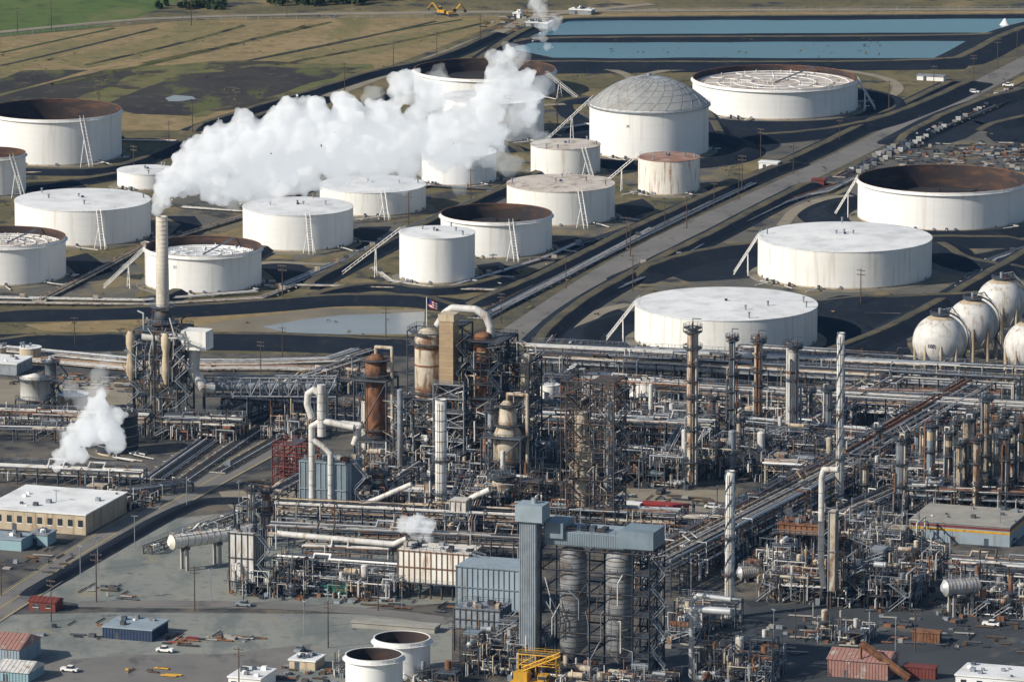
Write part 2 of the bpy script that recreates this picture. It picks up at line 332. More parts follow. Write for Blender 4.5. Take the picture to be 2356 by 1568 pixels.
for pts,wb,h in (
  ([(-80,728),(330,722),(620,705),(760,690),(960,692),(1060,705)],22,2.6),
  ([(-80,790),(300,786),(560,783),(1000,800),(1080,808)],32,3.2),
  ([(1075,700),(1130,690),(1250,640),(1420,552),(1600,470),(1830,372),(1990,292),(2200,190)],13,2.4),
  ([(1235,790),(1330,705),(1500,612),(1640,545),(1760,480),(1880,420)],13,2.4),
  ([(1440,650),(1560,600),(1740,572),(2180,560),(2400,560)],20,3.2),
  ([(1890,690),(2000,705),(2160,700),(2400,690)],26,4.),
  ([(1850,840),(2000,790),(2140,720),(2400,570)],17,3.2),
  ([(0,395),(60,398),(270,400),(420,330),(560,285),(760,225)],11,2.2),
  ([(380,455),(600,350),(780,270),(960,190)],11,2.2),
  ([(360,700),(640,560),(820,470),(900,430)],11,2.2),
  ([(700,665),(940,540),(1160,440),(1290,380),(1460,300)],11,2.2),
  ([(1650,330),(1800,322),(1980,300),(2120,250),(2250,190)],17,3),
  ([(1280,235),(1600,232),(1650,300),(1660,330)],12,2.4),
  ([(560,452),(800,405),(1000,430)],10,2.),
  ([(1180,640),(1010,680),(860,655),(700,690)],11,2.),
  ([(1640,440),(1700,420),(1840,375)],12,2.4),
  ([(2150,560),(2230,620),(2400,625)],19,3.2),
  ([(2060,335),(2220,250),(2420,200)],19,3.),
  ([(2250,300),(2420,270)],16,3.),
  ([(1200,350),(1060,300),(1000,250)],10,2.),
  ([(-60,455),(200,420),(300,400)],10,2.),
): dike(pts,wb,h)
patch('pond_shore',[(60,748),(300,735),(620,715),(760,700),(980,706),(1000,740),(960,772),(600,768),(350,768),(100,765)],.06,'dryfield',3)
patch('mud_bank',[(420,752),(700,716),(760,708),(975,712),(990,718),(985,750),(950,768),(560,764)],.10,'mud',3)
patch('pond_water',[(600,752),(700,735),(800,722),(990,718),(985,750),(950,768),(760,768),(660,762)],.14,'pondwater',3)
patch('plant_floor',[(-300,800),(1080,822),(1150,800),(1220,812),(2356,872),(2700,900),(2700,1750),(-300,1750)],.05,'plantfloor')
patch('gravel_yard',[(60,1370),(330,1200),(520,1180),(640,1160),(900,1260),(1060,1385),(800,1400),(240,1398)],.09,'yard')
patch('gravel_yard',[(-200,1420),(240,1408),(800,1412),(1040,1420),(1040,1750),(-300,1750)],.10,'yard')
patch('asphalt_yard',[(-200,1520),(500,1500),(700,1480),(620,1568),(520,1700),(-300,1750)],.13,'asphalt',5)
patch('asphalt_yard',[(1500,1420),(1900,1380),(2200,1400),(2500,1460),(2500,1750),(1500,1750)],.10,'darkasphalt')
patch('concrete_yard',[(1420,1120),(1700,1128),(1680,1195),(1430,1200)],.09,'track',3)
patch('concrete_yard',[(500,1130),(900,1125),(880,1175),(560,1180)],.09,'track',3)
patch('concrete_yard',[(-50,870),(320,880),(320,930),(-50,930)],.09,'track',3)
road('plant_road',[(-150,1490),(0,1400),(240,1240),(440,1128),(620,1030),(760,955)],12,.14,'asphalt',1,'yellow')
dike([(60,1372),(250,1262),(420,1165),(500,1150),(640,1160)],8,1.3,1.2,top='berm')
road('yard_road',[(180,1390),(500,1388),(860,1405),(1040,1430)],8,.18,'asphalt',2)
road('plant_road',[(2100,1240),(2230,1235),(2400,1245)],14,.14,'asphalt',1)
# ---------------------------------------------------------------- storage tanks
def tank(cx,hw,yt,yb,kind,shell='white',roof='roof_white',stair=None,drop=.35,ring=0,text=None,rim='rust'):
    x0,y0=G(cx,yb);m=mpp(yb);r=hw*m;r=hw*(m+r*cP/F);yc=y0+r
    x=(cx-CX)/F*(yc*cP+HC*sP);h=Hh(yb,yt);b=B();n=96
    if kind=='open' or kind=='float':
        b.lathe([(r,0),(r,h)],shell,n)
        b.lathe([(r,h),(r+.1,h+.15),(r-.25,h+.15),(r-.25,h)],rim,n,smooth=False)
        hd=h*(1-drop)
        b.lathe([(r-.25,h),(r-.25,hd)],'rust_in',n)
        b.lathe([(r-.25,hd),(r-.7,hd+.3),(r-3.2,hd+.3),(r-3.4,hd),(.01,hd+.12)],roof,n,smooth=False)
        b.lathe([(r+.02,h-1.2),(r+.8,h-1.15),(r+.8,h-1.0),(r+.02,h-.9)],shell,n,smooth=False)
        for k in range(12):
            a=k*PI/6;b.beam((0.3*r*math.cos(a),.3*r*math.sin(a),hd+.25),((r-3)*math.cos(a),(r-3)*math.sin(a),hd+.25),.3,'roof_white' if kind=='float' else roof)
        if kind=='float':
            for rr in (.3,.5,.7,.9):
                for k in range(24):
                    a=k*PI/12;a2=(k+1)*PI/12;b.beam((rr*r*math.cos(a),rr*r*math.sin(a),hd+.5),(rr*r*math.cos(a2),rr*r*math.sin(a2),hd+.5),.3,'roof_white')
            for k in range(60):
                a=R.random()*6.28;q=r*.92*math.sqrt(R.random());X,Y=q*math.cos(a),q*math.sin(a);b.cyl((X,Y,hd),(X,Y,hd+1.3),.18,'roof_white',6)
            b.beam((0,0,hd+.5),(r*.5,r*.8,h+.2),.5,'galv')
        b.rail([((r+.7)*math.cos(a),(r+.7)*math.sin(a)) for a in [i*PI/20-.2-PI/2 for i in range(8)]],h-1,'white')
    elif kind=='cone':
        rise=r*.035
        b.lathe([(r,0),(r,h)],shell,n)
        b.lathe([(r+.18,h-.15),(r+.18,h+.06),(r-.3,h+.1),(r*.5,h+rise*.6),(.01,h+rise)],roof,n,smooth=False)
        for k in range(5):
            a=R.random()*6.28;q=r*R.choice([.1,.5,.85,.9]);X,Y=q*math.cos(a),q*math.sin(a);b.cyl((X,Y,h),(X,Y,h+rise+1.),.3,'galv',8);b.cyl((X,Y,h+rise+.9),(X,Y,h+rise+1.2),.5,'galv',8)
        a0=-PI/2 if stair is None else math.radians(stair[0])
        b.rail([((r-.2)*math.cos(a),(r-.2)*math.sin(a)) for a in [a0-.35+i*.1 for i in range(8)]],h,'white')
        b.box(-.5,.5,-.5,.5,h+rise-.2,h+rise+.7,'navy')
    elif kind=='dome':
        b.lathe([(r,0),(r,h)],shell,n)
        b.lathe([(r+.02,h-1.1),(r+.9,h-1.),(r+.9,h-.8),(r+.02,h-.7)],'galv',n,smooth=False)
        dh=11.;K=8;NS=24
        def pt(j,i):
            t=j/K;rr=r*(1-t);z=h+dh*(1-(1-t)**2.0)
            a=2*PI*(i+.5*(j%2))/NS;return (rr*math.cos(a),rr*math.sin(a),z)
        vs=[pt(j,i) for j in range(K) for i in range(NS)]+[(0,0,h+dh)]
        fs=[]
        for j in range(K-1):
            for i in range(NS):
                a=j*NS+i;a2=j*NS+(i+1)%NS;c=(j+1)*NS+i;c2=(j+1)*NS+(i+1)%NS
                if j%2==0: fs+= [(a,a2,c),(a2,c2,c)]
                else: fs+=[(a,a2,c2),(a,c2,c)]
        for i in range(NS): fs.append(((K-1)*NS+i,(K-1)*NS+(i+1)%NS,len(vs)-1))
        b.add(vs,fs,'dome_metal',True)
        es=set()
        for f in fs:
            for u,w in zip(f,f[1:]+f[:1]): es.add((min(u,w),max(u,w)))
        for u,w in es: b.beam(vs[u],vs[w],.16,'galv')
        b.cyl((0,0,h+dh-.2),(0,0,h+dh+1),1.,'galv',12)
        b.rail([((r+.7)*math.cos(i*PI/24),(r+.7)*math.sin(i*PI/24)) for i in range(48)],h-.9,'galv',closed=True)
    b.lathe([(r+.25,0),(r+.25,.25),(r,.3)],'concrete',n,smooth=False)
    b.lathe([(r+3.5,.0),(r+3.,.35),(r,.36)],'pad',n,smooth=False)
    nc=int(h/2.6)
    for i in range(1,nc): b.lathe([(r+.03,i*h/nc-.04),(r+.03,i*h/nc+.04)],'white_stain',n)
    b.lathe([(r+.05,.3),(r+.05,.9)],'beige',n)
    if stair:
        a=math.radians(stair[0]);run=stair[1];ca,sa=math.cos(a),math.sin(a);tx,ty=-sa,ca
        for sd in (-.8,.8):
            p=((r)*ca+tx*sd,r*sa+ty*sd,h+.2);q=((r+run)*ca+tx*sd,(r+run)*sa+ty*sd,.3)
            b.beam(p,q,.2,'insul_clean');b.beam((p[0],p[1],p[2]+1.1),(q[0],q[1],q[2]+1.1),.1,'white')
        for i in range(1,14):
            t=i/14;X=(r+run*t);z=h*(1-t)+.2
            b.beam((X*ca+tx*-.8,X*sa+ty*-.8,z),(X*ca+tx*.8,X*sa+ty*.8,z),.14,'galv')
            b.beam((X*ca+tx*.8,X*sa+ty*.8,z),(X*ca+tx*.8,X*sa+ty*.8,z+1.1),.1,'white')
        X=r+run*.42;zt=h*.58
        for sd in (-1,1):
            b.beam((X*ca+tx*sd*.7,X*sa+ty*sd*.7,zt),(X*ca+tx*sd*2.4,X*sa+ty*sd*2.4,0),.2,'white')
        for t in (.3,.6,.85):
            k=.7+1.7*t;z=zt*(1-t);b.beam((X*ca-tx*k,X*sa-ty*k,z),(X*ca+tx*k,X*sa+ty*k,z),.14,'white')
    for k in range(4):
        a=math.radians(R.choice([-60,-100,-130,-20,-150]))+R.random()*.4
        ca,sa=math.cos(a),math.sin(a)
        b.pipe([(r*ca,r*sa,1.2),((r+5)*ca,(r+5)*sa,1.2),((r+5)*ca+R.uniform(-10,10),(r+8)*sa,.6)],.22,'insul_clean')
        b.box((r+2)*ca-.5,(r+2)*ca+.5,(r+2)*sa-.5,(r+2)*sa+.5,.4,2.,'steel')
    for k in range(4):
        a=R.uniform(-2.9,-.3);ca,sa=math.cos(a),math.sin(a);b.cyl(((r-.1)*ca,(r-.1)*sa,1.2),((r+.4)*ca,(r+.4)*sa,1.2),.5,'galv',12)
    ob=b.make('storage_tank',(x,yc,0))
    if ring:
        bb=B();q=ring
        bb.lathe([(r+q,.0),(r+q+5.5,2.6),(r+q+6.4,2.75),(r+q+8,2.6),(r+q+14,0)],'berm',96,smooth=True)
        bb.lathe([(r+4,.075),(r+q,.075)],'berm',96)
        bb.make('earth_dike',(x,yc,0))
    if text:
        s,ang,zt,sz=text
        cu=bpy.data.curves.new('tank_number','FONT');cu.body=s;cu.size=sz;cu.align_x='CENTER';cu.extrude=.02
        t=bpy.data.objects.new('tank_number',cu);bpy.context.collection.objects.link(t);t.parent=ob
        a=math.radians(ang);t.location=((r+.1)*math.cos(a),(r+.1)*math.sin(a),zt*h);t.rotation_euler=(PI/2,0,a+PI/2);cu.materials.append(MATS['ink'])
    return ob
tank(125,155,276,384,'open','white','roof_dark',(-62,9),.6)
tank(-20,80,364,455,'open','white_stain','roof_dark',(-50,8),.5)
tank(340,70,402,440,'cone','white')
tank(191,156,486,570,'cone','white',stair=(-73,7))
tank(15,137,568,661,'float','white','roof_pale',None,.2,0)
tank(468,134,590,678,'float','white','roof_white',(-165,16),.25,0,text=('21',-116,.66,1.7))
tank(686,127,496,581,'cone','white',stair=(-78,7))
tank(858,122,444,501,'cone','white_stain',stair=(-78,8))
tank(1056,86,362,430,'cone','white')
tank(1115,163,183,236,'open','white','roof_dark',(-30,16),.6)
tank(1135,117,240,331,'cone','white')
tank(1493,137,256,370,'dome','white','alum',(160,22),ring=10,text=('28',-112,.66,1.5))
tank(1783,190,207,278,'float','white','roof_pale',(-10,8),.2,ring=12)
tank(1301,80,344,409,'cone','white_stain','roof_pale',(-60,7))
tank(1539,71,372,452,'cone','white_rusty','roof_rusty',(172,16))
tank(1290,124,442,523,'cone','white_stain','roof_pale',(-70,7))
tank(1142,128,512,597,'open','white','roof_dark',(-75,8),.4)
tank(1006,87,549,656,'cone','white',stair=(170,22))
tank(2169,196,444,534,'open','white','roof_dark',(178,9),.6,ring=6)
tank(1943,200,580,668,'cone','white_stain',stair=(182,9))
tank(1670,210,738,822,'cone','white_stain',stair=(182,10),ring=12)
tank(861,66,1520,1640,'open','white','roof_dark',None,.35,0,rim='white')
tank(925,65,1481,1568,'open','white','roof_dark',None,.35,0,rim='white')
tank(1490,43,884,926,'cone','white_stain');tank(1265,22,888,926,'cone','white_stain');tank(1378,42,872,915,'cone','white_stain')
tank(270,48,962,1052,'cone','dark','roof_dark');tank(168,36,912,960,'cone','beige','roof_white')
tank(70,25,802,830,'cone','beige');tank(0,15,800,825,'cone','beige')
# ---------------------------------------------------------------- spheres
def sphere_tank(cx,cy,rp,yb,txt=None):
    x,y=G(cx,yb);m=mpp(yb);r=rp*m;zc=Hh(yb,cy);b=B()
    b.sph((0,0,zc),r,'insul_clean',32,20);b.sph((0,0,zc),r+.02,'beige',32,5,.86,1)
    for k in range(10):
        a=k*PI/5;X,Y=r*.96*math.cos(a),r*.96*math.sin(a)
        b.cyl((X,Y,0),(X,Y,zc),.5,'beige',10)
        a2=(k+1)*PI/5;b.beam((X,Y,1),(r*.96*math.cos(a2),r*.96*math.sin(a2),zc-2),.14,'galv')
        b.beam((r*.96*math.cos(a2),r*.96*math.sin(a2),1),(X,Y,zc-2),.14,'galv')
    b.ringplat(0,0,1.,2.4,zc+r+.2,0,2*PI,'steel')
    b.cyl((0,0,zc+r-.5),(0,0,zc+r+2.2),.6,'galv',8)
    b.pipe([(0,0,zc+r+1.5),(r*.6,r*.3,zc+r+1.5),(r+3,r*.3,zc+r*.2),(r+3,r*.3,0)],.22,'insul_clean')
    pr=None
    for i in range(17):
        t=i/16;el=-.35+1.75*t;az=-.9+.9*t;rr=(r+1.)
        p=(rr*math.cos(el)*math.cos(az),rr*math.cos(el)*math.sin(az),zc+rr*math.sin(el))
        if pr: b.beam(pr,p,.45,'steel');b.beam((pr[0],pr[1],pr[2]+1.1),(p[0],p[1],p[2]+1.1),.12,'galv')
        b.beam(p,(p[0],p[1],p[2]+1.1),.1,'galv');pr=p
    p=((r+1)*math.cos(-.35)*math.cos(-.9),(r+1)*math.cos(-.35)*math.sin(-.9),zc+(r+1)*math.sin(-.35))
    b.beam((p[0]+4,p[1]-2,0),p,.5,'steel')
    ob=b.make('spherical_gas_tank',(x,y,0),.3)
    if txt:
        cu=bpy.data.curves.new('tank_number','FONT');cu.body=txt;cu.size=1.9;cu.align_x='CENTER';cu.extrude=.04
        t=bpy.data.objects.new('tank_number',cu);bpy.context.collection.objects.link(t);t.parent=ob
        a=-1.95-.3;t.location=((r+.15)*math.cos(a),(r+.15)*math.sin(a),zc-.6);t.rotation_euler=(PI/2,0,a+PI/2);cu.materials.append(MATS['dark'])
sphere_tank(2161,785,63,862,'100');sphere_tank(2236,746,60,822);sphere_tank(2302,697,58,780);sphere_tank(2368,797,60,872)
# ---------------------------------------------------------------- pipelines on ground & racks
PM=['insul_clean']*5+['galv']*5+['white']*1+['insul']*3+['steel']*3+['alum','beige','rust','rust','dark','rsteel']
def pipeline(pts,n=6,sp=.9,r=(.15,.4),z=.9,name='pipeline',sm=0,seed=0):
    rr=random.Random(seed+len(pts)*17+n);W=[G(*p) for p in (smooth_pts(pts,sm) if sm else pts)];b=B()
    for k in range(n):
        o=offs(W,(k-n/2)*sp);q=rr.uniform(*r);b.pipe([(x,y,z+rr.uniform(-.1,.1)) for x,y in o],q,rr.choice(PM),6)
    for a,c in zip(W[:-1],W[1:]):
        l=math.hypot(c[0]-a[0],c[1]-a[1]);dx,dy=(c[0]-a[0])/l,(c[1]-a[1])/l;w=n*sp/2+.5
        for i in range(int(l/9)):
            X,Y=a[0]+dx*i*9,a[1]+dy*i*9;b.beam((X-dy*w,Y+dx*w,z-.45),(X+dy*w,Y-dx*w,z-.45),.35,'concrete')
            b.beam((X,Y,0),(X,Y,z-.45),.35,'concrete')
            if rr.random()<.12: b.box(X-1,X+1,Y-1,Y+1,.3,2.2,rr.choice(['galv','steel','insul']))
    return b.make(name)
S=0
for pts,n in (
  ([(1100,735),(1260,650),(1450,555),(1640,462),(1720,425)],8),
  ([(1140,720),(1300,640),(1500,530)],4),
  ([(-60,700),(340,705),(600,690),(680,660),(1000,668),(1150,672),(1190,660)],5),
  ([(-60,688),(330,695),(590,675)],3),
  ([(90,695),(330,570),(560,500),(760,415)],5),
  ([(640,665),(820,590),(930,535),(1150,440),(1220,410)],6),
  ([(60,400),(200,400),(330,372),(400,345)],3),
  ([(280,325),(450,327)],3),
  ([(420,480),(560,490),(640,470)],3),
  ([(700,655),(880,565)],3),
  ([(1330,565),(1500,510),(1600,470)],4),
  ([(1360,690),(1480,640),(1640,548),(1800,470),(1930,428)],4),
  ([(1120,790),(1250,800),(1320,715)],3),
  ([(2000,372),(2130,310),(2250,262),(2400,195)],6),
  ([(1930,410),(2060,345),(2200,275),(2400,175)],5),
  ([(1860,452),(1900,445),(1960,415)],3),
  ([(1290,300),(1350,290),(1420,300)],3),
  ([(1560,300),(1700,290),(1740,270),(1900,262)],3),
  ([(980,430),(1160,440)],3),([(1220,600),(1330,600),(1420,560)],4),
  ([(2180,690),(2280,600),(2400,560)],5),([(2000,700),(2150,690)],3),
  ([(-60,800),(330,835),(560,838),(760,832),(860,800)],10),
  ([(-60,820),(300,850),(640,850),(900,860)],10),
  ([(350,1105),(520,985),(640,940)],9),([(420,1110),(600,985)],6),([(500,1090),(640,1010)],5),
  ([(860,620),(900,650),(1010,668)],3),([(1010,670),(1240,600),(1330,560)],3),([(330,560),(430,585)],2),([(1430,640),(1500,600),(1660,590)],3),([(2060,860),(2120,870),(2356,890)],4),
): S+=1;pipeline(pts,n,seed=S)
def rack(A,C,w,zs,seed,r=(.12,.42),loops=.12,mat='steel',name='pipe_rack'):
    rr=random.Random(seed);a=G(*A);c=G(*C);L=math.hypot(c[0]-a[0],c[1]-a[1]);ang=math.atan2(c[1]-a[1],c[0]-a[0]);b=B()
    nb=max(1,int(L/6.5))
    for i in range(nb+1):
        x=L*i/nb
        for y in (-w/2,w/2): b.beam((x,y,0),(x,y,zs[-1]+.3),.4,mat)
        for z in zs: b.beam((x,-w/2-.4,z),(x,w/2+.4,z),.35,mat)
        if i<nb:
            for y in (-w/2,w/2):
                b.beam((x,y,zs[-1]),(x+L/nb,y,zs[-1]),.25,mat)
                if rr.random()<.3:b.beam((x,y,0),(x+L/nb,y,zs[0]),.2,mat)
    for z in zs:
        y=-w/2+.3
        while y<w/2-.3:
            q=rr.uniform(*r)*rr.choice([.5,.7,1,1]);m=rr.choice(PM)
            if rr.random()<.85:
                x0=0 if rr.random()<.6 else rr.uniform(0,L*.6);x1=L if rr.random()<.6 else rr.uniform(max(x0+3,L*.5),L)
                pts=[(x0,y,z+.2+q)]
                if rr.random()<.4: pts.insert(0,(x0,y,0.3))
                if z==zs[-1] and rr.random()<loops*3 and x1-x0>20:
                    xm=rr.uniform(x0+5,x1-8);hh=rr.uniform(1,2.5);s=rr.choice([-1,1])*rr.uniform(1.5,3)
                    pts+=[(xm,y,z+.2+q),(xm,y+s,z+.2+q+hh),(xm+5,y+s,z+.2+q+hh),(xm+5,y,z+.2+q)]
                pts.append((x1,y,z+.2+q))
                if rr.random()<.4: pts.append((x1,y,.3))
                b.pipe(pts,q,m,6)
            y+=q*2+rr.uniform(.15,.6)
    for i in range(int(L/4)):
        x=rr.uniform(0,L);y=rr.choice([-w/2-.6,w/2+.6]);z=rr.choice(zs);b.pipe([(x,y*.5,z+1),(x,y,z+1),(x,y,rr.uniform(.3,2))],rr.uniform(.1,.25),rr.choice(PM),6)
    if rr.random()<.6: 
        b.box(0,L,w/2,w/2+1,zs[-1]+.4,zs[-1]+.5,'steel');b.rail([(0,w/2+1),(L,w/2+1)],zs[-1]+.5,'galv')
    return b.make(name,(a[0],a[1],0),ang)
for i,a in enumerate((
  ((1215,842),(2360,900),9,(5,7.5)),((1220,862),(2340,925),9,(5,7)),((1700,835),(2120,860),7,(4,6)),
  ((1250,905),(1640,930),8,(4,6)),((1600,955),(2360,1000),10,(5,8,10)),((1850,950),(2300,960),9,(5,8)),
  ((1500,1370),(1960,1130),12,(5,8,10.5)),((1540,1330),(1920,1115),8,(6,9)),((1960,1115),(2250,945),12,(5,8,10)),((1760,1090),(2060,925),8,(5,8)),
  ((1700,1025),(2070,1060),7,(6,8.5)),((1760,1115),(2050,1130),9,(5,7.5)),
  ((640,1222),(1200,1250),10,(5,7.5,9.5)),((620,1260),(1240,1290),8,(4,7)),((1180,1225),(1560,1245),9,(6,9)),((1490,1240),(1760,1250),8,(5,7.5)),
  ((640,1330),(920,1350),8,(4,6.5)),((700,1300),(900,1308),6,(4,6)),((340,1275),(560,1195),3,(2,)),
  ((-60,985),(340,1000),8,(4,6)),((-60,1010),(320,1018),6,(4,)),((380,1005),(560,1012),8,(5,7)),
  ((520,960),(900,985),9,(4,6.5)),((530,985),(680,915),9,(4,6)),((0,1105),(330,1120),8,(3,5)),((130,1165),(430,1125),8,(2.5,)),
  ((1780,1300),(2060,1180),9,(5,8)),((1800,1380),(2080,1395),8,(5,7.5)),((2050,1245),(2160,1290),6,(4,)),((2180,1340),(2380,1355),10,(4,7)),
  ((1560,1430),(1700,1440),8,(4,7)),((560,1215),(760,1110),6,(5,7)),((840,1200),(960,1125),6,(6,8.5)),((1060,1265),(1100,1150),9,(6,9)),
  ((1240,1030),(1640,1050),9,(6,9,11)),((1560,1120),(1620,1000),9,(6,9)),((2070,1000),(2360,1020),9,(6,9)),((900,1180),(1100,1190),9,(5,8)),
  ((620,940),(830,870),7,(4,7)),((2080,1180),(2360,1190),8,(5,8)),((1300,905),(1330,870),6,(4,)),((1860,1010),(2000,930),8,(5,8)),
  ((2060,1050),(2360,1065),8,(5,8)),((2090,1130),(2360,1142),8,(5,8,10)))):
    rack(*a,100+i)
# ---------------------------------------------------------------- process towers
def tower(px,yb,yt,w,mat='insul',seed=0,plats=5,name='distillation_column',rm='steel',top=True,z0=0,n=20,pw=1.3):
    rr=random.Random(seed*13+int(px));x,y=G(px,yb);m=mpp(yb);r=w*m/2;h=Hh(yb,yt);b=B()
    b.cyl((0,0,0),(0,0,min(4,h*.1)),r*1.05,'concrete' if rr.random()<.4 else mat,n)
    b.vessel(0,0,z0,h-1.5,r,mat,n)
    for _ in range(2):
        if rr.random()<.6: t=rr.uniform(.2,.8);b.lathe([(r*1.02,h*t),(r*1.02,h*t+rr.uniform(.6,3))],rr.choice(['rust','beige','steel']),n)
    for i in range(plats):
        z=h*(.18+.8*i/max(1,plats-1))-1.2
        a0=rr.uniform(-3.4,-1.6);b.ringplat(0,0,r,pw,z,a0,a0+rr.uniform(2.8,5.6),rm,'steel')
        for _ in range(2):
            a=rr.uniform(0,6.28);b.cyl((r*.9*math.cos(a),r*.9*math.sin(a),z+.9),((r+.8)*math.cos(a),(r+.8)*math.sin(a),z+.9),.35,rr.choice(['insul','rust','galv']),8)
    a=rr.uniform(-2.2,-.9);X,Y=(r+.5)*math.cos(a),(r+.5)*math.sin(a)
    for s in (-.3,.3): b.beam((X+s,Y,1),(X+s,Y,h-2),.12,rm)
    for k in range(4):
        a=rr.uniform(-3.4,.3);q=rr.uniform(.13,.28)+r*.05;X,Y=(r+q+.25)*math.cos(a),(r+q+.25)*math.sin(a);zt=h-2 if k==0 else rr.uniform(.4,.9)*h
        pts=[(X,Y,rr.uniform(1,3)),(X,Y,zt)]
        if k==0: pts+=[(X*.9,Y*.9,h+.3),(0,0,h+.3),(0,0,h-1.6)]
        else: pts+=[(X*.4,Y*.4,zt+.1)]
        b.pipe(pts,q,rr.choice(['insul_clean','galv','insul','rust','steel','steel']),8)
    if top:
        b.ringplat(0,0,r*.5,r*.6+1.,h-1,0,2*PI,rm,'steel')
        b.beam((0,0,h-1),(0,0,h+1.8),.2,rm);b.beam((0,0,h+1.8),(r+1,0,h+1.8),.2,rm)
    return b.make(name,(x,y,0),AZ)
for a in ((1592,1118,745,26,'insul',1,9),(1683,1010,768,15,'steel',2,6),(1744,1020,772,19,'insul',3,7),(1822,1050,785,30,'insul_clean',4,4),(1862,1010,890,14,'steel',5,4),
          (1905,1030,885,18,'galv',6,4),(845,1052,905,30,'white_rusty',7,3),(1190,1010,815,30,'rust',8,6),(1155,1195,1085,46,'insul',9,3),
          (2140,1165,970,20,'bluegrey',10,4),(2182,1170,985,16,'rsteel',11,4),(2222,1180,955,18,'insul',12,5),(2266,1165,905,16,'insul',13,6),(2292,1175,960,17,'galv',14,5),(2330,1165,975,14,'insul',15,5),(2352,1180,950,16,'rsteel',16,5),
          (2070,1190,1000,22,'galv',17,4),(2240,1120,940,14,'steel',18,4),(2310,1130,940,14,'steel',19,5),(2198,1130,960,12,'insul',20,3),
          (2160,1120,950,11,'rsteel',40,4),(2205,1185,1010,13,'beige',41,4),(2245,1190,1000,15,'insul',42,4),(2280,1120,930,10,'insul',43,5),(2345,1130,960,12,'rust',44,4),(2312,1190,990,15,'rsteel',45,4),(2125,1120,985,10,'insul',46,3),(2370,1190,980,16,'insul',47,4),
          (2020,1080,975,12,'steel',48,3),(1960,1020,930,10,'insul',49,3),(1700,1080,955,12,'insul',50,4),(1640,1030,905,11,'rsteel',51,4),
          (580,1250,1115,16,'insul_clean',21,4),(612,1245,1120,14,'insul_clean',22,3),(872,1180,1080,34,'insul_clean',23,2),(985,1190,1085,20,'insul',24,3),
          (1335,1215,905,28,'insul',25,3),(1655,1100,1010,14,'steel',26,3),(1760,1090,1000,14,'insul',27,3),(1990,1160,1060,16,'insul',28,3),(2110,1090,985,14,'galv',29,3),(1130,1130,930,16,'galv',30,5),(745,1000,880,22,'insul_clean',31,1),
          (1213,1120,900,14,'rust',34,6)):
    tower(*a)
def reactor(px,yb,yt,prof,mat,name='reactor_vessel',seed=0):
    x,y=G(px,yb);m=mpp(yb);b=B();rr=random.Random(seed)
    P=[(r*m,Hh(yb,yy)) for r,yy in prof];b.lathe(P,mat,24)
    for (r,z) in P[1:-1]: b.lathe([(r*1.05,z-.2),(r*1.05,z+.2)],'rust',24)
    rm=max(p[0] for p in P)
    for r,z in P[1:-1]:
        a0=rr.uniform(-3.2,-2);b.ringplat(0,0,r,1.5,z,a0,a0+4,'rsteel')
    b.frame([-rm-2,rm+2],[-rm-2,rm+2],[z for z in [P[0][1]+.01,P[len(P)//2][1]]],.5,'steel',rnd=rr)
    b.pipe([(0,0,P[-1][1]-.5),(0,0,P[-1][1]+2),(rm+2,0,P[-1][1]+2),(rm+2,0,2)],.6,'insul')
    return b.make(name,(x,y,0),AZ)
reactor(1168,1135,955,[(10,1092),(18,1075),(33,1055),(33,1000),(22,975),(18,930),(8,920)],'insul')
reactor(866,1075,820,[(8,1010),(20,1000),(23,985),(23,870),(25,860),(25,825),(8,812)],'rust')
reactor(1168,1010,850,[(8,960),(20,950),(22,880),(8,860)],'insul')
def stack(px,yb,yt,w,w2=None,mat='insul_clean',strake=False,name='flue_stack'):
    x,y=G(px,yb);m=mpp(yb);r=w*m/2;r2=(w2 or w)*m/2;h=Hh(yb,yt);b=B()
    b.lathe([(r2,0),(r,h*.35),(r,h),(r*.86,h),(r*.86,h-4)],mat,24)
    b.lathe([(r*.86,h-3),(.01,h-3)],'dark',24)
    k=int(h/3.2)
    for i in range(1,k+1): 
        z=h*i/k-.1;rr=r if z>h*.35 else r2+(r-r2)*(z/(h*.35));b.lathe([(rr*1.035,z-.12),(rr*1.035,z+.12)],'galv' if i%3 else 'beige',24)
    if strake:
        for s in range(3):
            pr=None
            for i in range(60):
                t=i/59;z=h*(.25+.75*t);a=t*4*PI+s*2*PI/3;p=(r*1.08*math.cos(a),r*1.08*math.sin(a),z)
                if pr:b.beam(pr,p,.3,'bluegrey')
                pr=p
    for s in (-.3,.3): b.beam((s,-r2-.35,0),(s,-r-.35,h-1),.12,'steel')
    b.ringplat(0,0,r,1.1,h*.55,-3,0,'steel');b.ringplat(0,0,r,1.1,h*.3,-3,.2,'steel')
    return b.make(name,(x,y,0),AZ)
stack(1015,1225,918,27,29)
stack(1931,1175,765,17,24,strake=True);stack(1678,1420,1082,21,23,'insul_clean',True)
